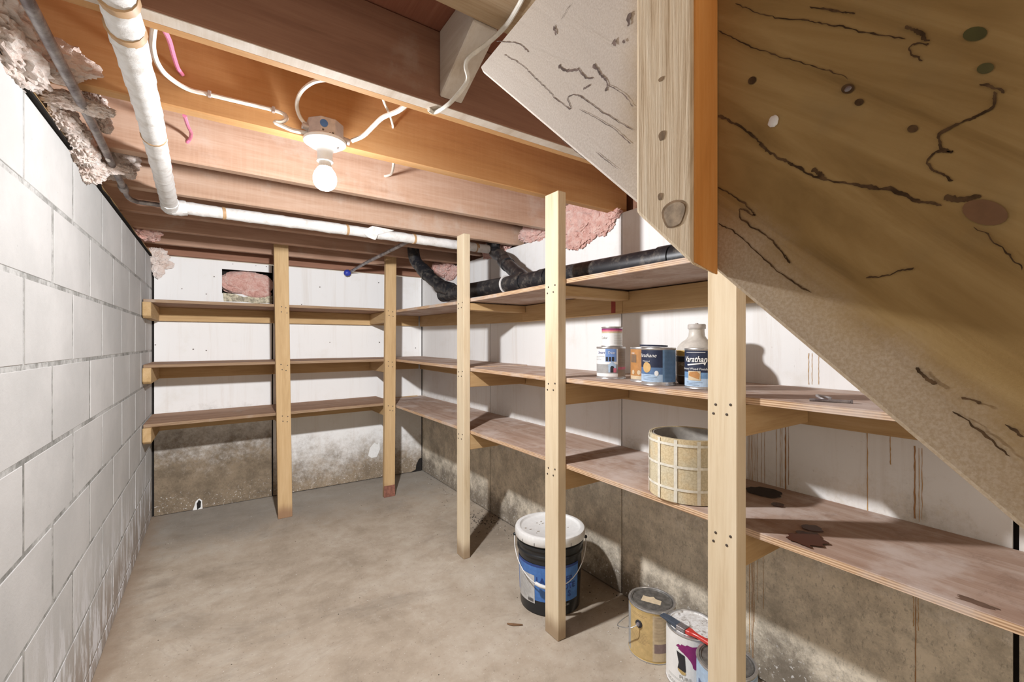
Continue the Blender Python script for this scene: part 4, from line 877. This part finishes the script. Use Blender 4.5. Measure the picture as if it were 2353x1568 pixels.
gl.make('tear_slots', INKK, lidb)
gd = G()
for k in range(34):
    an = random.uniform(0, 2*PI); r_ = 0.10*math.sqrt(random.random()); s_ = random.uniform(0.001, 0.006)
    gd.add([(cb[0]+r_*math.cos(an)-0.02+s_*math.cos(q)*random.uniform(0.5, 1.4), cb[1]+r_*math.sin(an)-0.01+s_*math.sin(q)*random.uniform(0.3, 1), 0.3234) for q in [i*2*PI/7 for i in range(7)]], [tuple(range(7))])
gd.make('paint_crumbs', plain('crumb_brown', (0.22, 0.17, 0.10), 0.8), lidb, kind='stuff')
rl = 0.0015
lb = G().arc(cb, (br(0.062)+rl, br(0.215)+rl), a-deg(88), a+deg(58), 0.062, 0.215).make('label', ROYAL, bu)
G().arc(cb, (br(0.185)+rl+0.0006, br(0.215)+rl+0.0006), a-deg(88), a+deg(58), 0.203, 0.215).make('label_edge', ROYALD, lb)
wp_ = G().arc(cb, (br(0.045)+rl+0.001, br(0.168)+rl+0.001), a-deg(72), a-deg(28), 0.048, 0.168).make('data_panel', C('label_grey', (0.56, 0.56, 0.55)), lb)
lines('print_lines', cb, br(0.1)+0.004, a-deg(69), a-deg(32), [0.066+0.006*i for i in range(15)], GREYI, wp_, 0.001)
for i in range(6): G().arc(cb, br(0.06)+0.0042, a-deg(42-2*i), a-deg(41-2*i), 0.054, 0.068, 2).make('barcode_bar', INKK, wp_)
text('lettering', 'LA', cb, br(0.14), a-deg(17), 0.150, 0.034, ROYALD, lb, eps=0.0034, bold=0.0008)
text('lettering', 'ER\nOTE\nS', cb, br(0.14), a+deg(36), 0.125, 0.032, ROYALD, lb, eps=0.0034, bold=0.0006)
text('lettering', '18.9 l', cb, br(0.05), a+deg(30), 0.048, 0.013, INKW, bu, eps=0.0025)
hb = []
for i in range(25):
    t_ = PI*i/24; side = a+PI/2
    x_ = math.cos(t_)*0.158; dn = math.sin(t_)
    p = Vector((cb[0], cb[1], 0.285)) + Vector((math.cos(a-PI/2), math.sin(a-PI/2), 0))*x_ + Vector((math.cos(a), math.sin(a), 0))*(0.163*dn) - Vector((0, 0, 0.145*dn))
    hb.append(p)
hd = G().tube(hb, 0.0018, 8).make('bail_handle', WHITEP, bu, smooth=True)
G().tube(hb[9:16], 0.0075, 12).make('grip', WHITEP, hd, smooth=True)
for s_ in (0, -1): G().lump(hb[s_], (0.007, 0.007, 0.008), 3, 0.1, sub=2).make('handle_ear', BLACKP, bu, smooth=True)

# gallon tins on the floor
GAL = 'gallon tins on the floor by the nearest post'
gr, gh = 0.083, 0.186
cA = (1.352, 1.068, 0.0); a = face(cA)
t, l = can('gallon_tin', 'gold and cream gallon tin with masking tape on its dark lid', cA, gr, gh, GOLD, LIDM, GAL)
lb = G().arc(cA, gr+0.0006, a-deg(62), a+deg(2), 0.010, 0.172).make('gold_label', C('ink_gold2', (0.58, 0.42, 0.19)), t)
G().arc(cA, gr+0.0006, a-deg(98), a-deg(62), 0.010, 0.172).make('pale_edge', GREYI, t)
sd = G().arc(cA, gr+0.0006, a+deg(2), a+deg(98), 0.010, 0.172).make('text_panel', CREAM, t)
lines('print_lines', cA, gr, a+deg(6), a+deg(66), [0.082+0.0042*i for i in range(21)], BROWN, sd, 0.0007)
lines('print_lines', cA, gr, a-deg(58), a-deg(4), [0.062+0.005*i for i in range(8)]+[0.155, 0.160], BROWN, lb, 0.0007)
G().arc(cA, gr+0.001, a+deg(6), a+deg(90), 0.040, 0.072).make('picture_strip', C('ink_picture', (0.25, 0.18, 0.17)), sd)
ear = Vector((math.cos(a-deg(32)), math.sin(a-deg(32)), 0))
e0 = Vector(cA)+ear*gr+Vector((0, 0, 0.128))
pv = G().tube([e0, e0+ear*0.003, e0+ear*0.0045], [0.0135, 0.0135, 0.011], 20).make('handle_pivot', INKK, t, smooth=True)
G().tube([e0+ear*0.004, e0+ear*0.010, e0+ear*0.011], [0.007, 0.0065, 0.004], 14).make('pivot_knob', C('knob_grey', (0.20, 0.18, 0.20)), pv, smooth=True)
G().tube(spline([e0+ear*0.009, e0+ear*0.010+Vector((-0.022, 0.016, -0.012)), e0+Vector((-0.030, 0.075, -0.035)), Vector((cA[0]-0.05, cA[1]+0.085, 0.09)), Vector((cA[0]+0.02, cA[1]+0.092, 0.085))], 5), 0.0017, 8).make('wire_handle', TIN, t, smooth=True)
mt = [(-0.036, -0.020), (0.034, -0.022), (0.034, 0.006), (0.012, 0.010), (0.004, 0.022), (-0.010, 0.014), (-0.034, 0.016)]
rot = a+PI/2-0.15
G().prism([(cA[0]+u*math.cos(rot)-v*math.sin(rot), cA[1]+u*math.sin(rot)+v*math.cos(rot)) for u, v in mt], 'z', gh-0.0036, gh-0.0028).make('masking_tape', PAPER, l)
cB = (1.348, 0.898, 0.0); a = face(cB)
t, l = can('gallon_tin', 'white gallon tin with a purple label carrying the paint brush', cB, gr, gh, INKW, LIDW, GAL)
lb = G().arc(cB, gr+0.0006, a-deg(98), a+deg(98), 0.008, 0.172).make('white_label', INKW, t)
G().arcpoly(cB, gr+0.0012, a-deg(2), 0.135, [(-0.046, 0.012), (-0.040, 0.017), (-0.034, 0.015), (-0.030, 0.021), (-0.018, 0.020), (-0.012, 0.025), (0.004, 0.023), (0.02, 0.027), (0.05, 0.022), (0.055, -0.050), (0.03, -0.046), (0.012, -0.049), (0.006, -0.044), (0.004, -0.034), (-0.002, -0.024), (-0.012, -0.014), (-0.024, -0.006), (-0.036, -0.001), (-0.042, 0.002), (-0.040, 0.006), (-0.050, 0.007)]).make('purple_brushmark', PURP, lb)
G().arcpoly(cB, gr+0.0018, a-deg(22), 0.092, [(-0.018, 0.036), (0.010, 0.030), (0.014, -0.020), (0.0, -0.030), (-0.014, -0.020), (-0.010, 0.0)]).make('dark_emblem', INKK, lb)
G().arcpoly(cB, gr+0.0022, a-deg(22), 0.074, [(-0.014, 0.0), (0.014, -0.006), (0.012, -0.014), (0.0, -0.016), (-0.012, -0.008)]).make('gold_foot', GOLD, lb)
text('lettering', 'PURE', cB, gr, a-deg(14), 0.047, 0.017, GREYI, lb, eps=0.002)
text('lettering', 'ECOLOGICAL', cB, gr, a-deg(30), 0.018, 0.014, GREYI, lb, eps=0.002)
lines('grey_stripes', cB, gr, a-deg(60), a+deg(60), [0.032, 0.036], GREYI, lb, 0.0012)
cC = (1.281, 0.738, 0.0); a = face(cC)
t, l = can('gallon_tin', 'pale blue gallon tin mostly hidden behind the foot of the nearest post', cC, gr, gh, PALEB, LIDM, GAL)
lb = G().arc(cC, gr+0.0006, a-deg(98), a+deg(98), 0.008, 0.172).make('blue_label', PALEB, t)
text('lettering', 'PAINT', cC, gr, a-deg(42), 0.125, 0.022, ROYALD, lb, eps=0.002)
lines('print_lines', cC, gr, a-deg(66), a-deg(20), [0.10, 0.094, 0.088, 0.082], ROYALD, lb, 0.002)
for u, v, mm in ((-0.03, -0.01, RED), (-0.028, -0.03, PAPER)):
    G().prism([(cC[0]+u+0.014*math.cos(q), cC[1]+v+0.010*math.sin(q)) for q in [i*2*PI/10 for i in range(10)]], 'z', gh-0.0036, gh-0.0026).make('lid_daub', mm, l)
# brush
bz = gh+0.009
b0 = at(1520, 1412, Z=bz); b1 = at(1560, 1438, Z=bz); b2 = at(1580, 1452, Z=bz); b3 = at(1640, 1482, Z=bz-0.001)
dv = (b3-b0); dv.z = 0; dv.normalize(); sv = Vector((-dv.y, dv.x, 0))
pb = thing('paint_brush', 'red handled paint brush with grey bristles resting on the white tin', 'brush', b2)
def flat(stations, th):
    g = G(); vs = []
    for p, wd, t_ in stations:
        vs += [p+sv*wd+Vector((0,0,t_)), p-sv*wd+Vector((0,0,t_)), p-sv*wd-Vector((0,0,t_)), p+sv*wd-Vector((0,0,t_))]
    n_ = len(stations); fs = [(0,1,2,3), tuple(4*(n_-1)+k for k in (3,2,1,0))]
    for i in range(n_-1):
        for k in range(4): fs.append((4*i+k, 4*i+4+k, 4*i+4+(k+1)%4, 4*i+(k+1)%4))
    return g.add(vs, fs)
L_ = b0
flat([(b0, 0.012, 0.002), (b0+dv*0.03, 0.0135, 0.0045), (b1, 0.0135, 0.006)], 0).make('bristles', C('bristle_grey', (0.06, 0.075, 0.10), rough=0.8), pb, bevel=0.001)
fer = (b2-b1).length
flat([(b1-dv*0.002, 0.0142, 0.0066), (b1+dv*0.030, 0.0142, 0.0066)], 0).make('ferrule', STEEL, pb, bevel=0.001)
hs = b1+dv*0.030
flat([(hs, 0.0135, 0.006), (hs+dv*0.012, 0.0125, 0.007), (hs+dv*0.024, 0.0085, 0.006), (hs+dv*0.04, 0.0065, 0.0055), (hs+dv*0.075, 0.0085, 0.006), (hs+dv*0.105, 0.0095, 0.006), (hs+dv*0.12, 0.006, 0.004)], 0).make('handle', RED, pb, bevel=0.002, label='red plastic handle')

# ------------------------------------------------------------------ small litter on the floor
def litter(name, n, pick, mats, kind_label, cat):
    t = G(); u = G()
    for k in range(n):
        x, y, s_ = pick(); g = t if random.random() < 0.5 else u
        an = random.uniform(0, PI); e = random.uniform(0.4, 1.0)
        P = [(s_*math.cos(q)*random.uniform(0.6, 1.2), s_*e*math.sin(q)*random.uniform(0.6, 1.2)) for q in [i*2*PI/5 for i in range(5)]]
        g.prism([(x+p*math.cos(an)-q*math.sin(an), y+p*math.sin(an)+q*math.cos(an)) for p, q in P], 'z', 0.0002, 0.0008+s_*0.35)
    for g, m_, nm, lab in ((t, mats[0], name, kind_label[0]), (u, mats[1], name, kind_label[1])):
        g.make(nm, m_, kind='stuff', label=lab, cat=cat)
def near_right():
    y = random.uniform(0.7, 3.5); return XR-0.02-abs(random.gauss(0, 0.09)), y, random.uniform(0.001, 0.004)
def wide():
    return random.uniform(-0.25, 1.45), random.uniform(0.9, 3.6), random.uniform(0.0007, 0.0026)
litter('debris', 260, near_right, (plain('dark_grit', (0.05, 0.04, 0.035), 0.9), plain('pale_grit', (0.55, 0.50, 0.44), 0.9)), ('dark grit and mould crumbs along the foot of the right wall', 'pale plaster crumbs along the foot of the right wall'), 'debris')
litter('specks', 220, wide, (plain('speck_dark', (0.10, 0.08, 0.06), 0.9), plain('speck_pale', (0.70, 0.66, 0.60), 0.9)), ('dark specks scattered over the concrete floor', 'white specks scattered over the concrete floor'), 'debris')
def pile():
    return 1.42+random.gauss(0, 0.05), 2.43+random.gauss(0, 0.08), random.uniform(0.002, 0.005)
litter('mould_pile', 160, pile, (plain('mould_black', (0.03, 0.026, 0.022), 0.9), plain('mould_brown', (0.12, 0.09, 0.07), 0.9)), ('black crumbly heap on the floor behind the middle post', 'brown crumbs in the heap behind the middle post'), 'debris')
p = at(1182, 1436, Z=0.002)
lfv = G(); stp = [(-0.030, 0.001), (-0.020, 0.006), (-0.005, 0.008), (0.010, 0.006), (0.024, 0.003), (0.034, 0.0006)]
d1 = Vector((0.62, -0.55, 0)).normalized(); d2 = Vector((-d1.y, d1.x, 0))
vs_ = []
for u, wd in stp: vs_ += [p+d1*u+d2*wd, p+d1*u+Vector((0, 0, 0.005)), p+d1*u-d2*wd]
lfv.add(vs_, [(3*i+k, 3*i+3+k, 3*i+4+k, 3*i+1+k) for i in range(5) for k in (0, 1)])
tag(lfv.make('dry_leaf', plain('dry_leaf_brown', (0.16, 0.085, 0.04), 0.8)), 'small curled brown leaf on the floor left of the second nearest post', 'leaf')
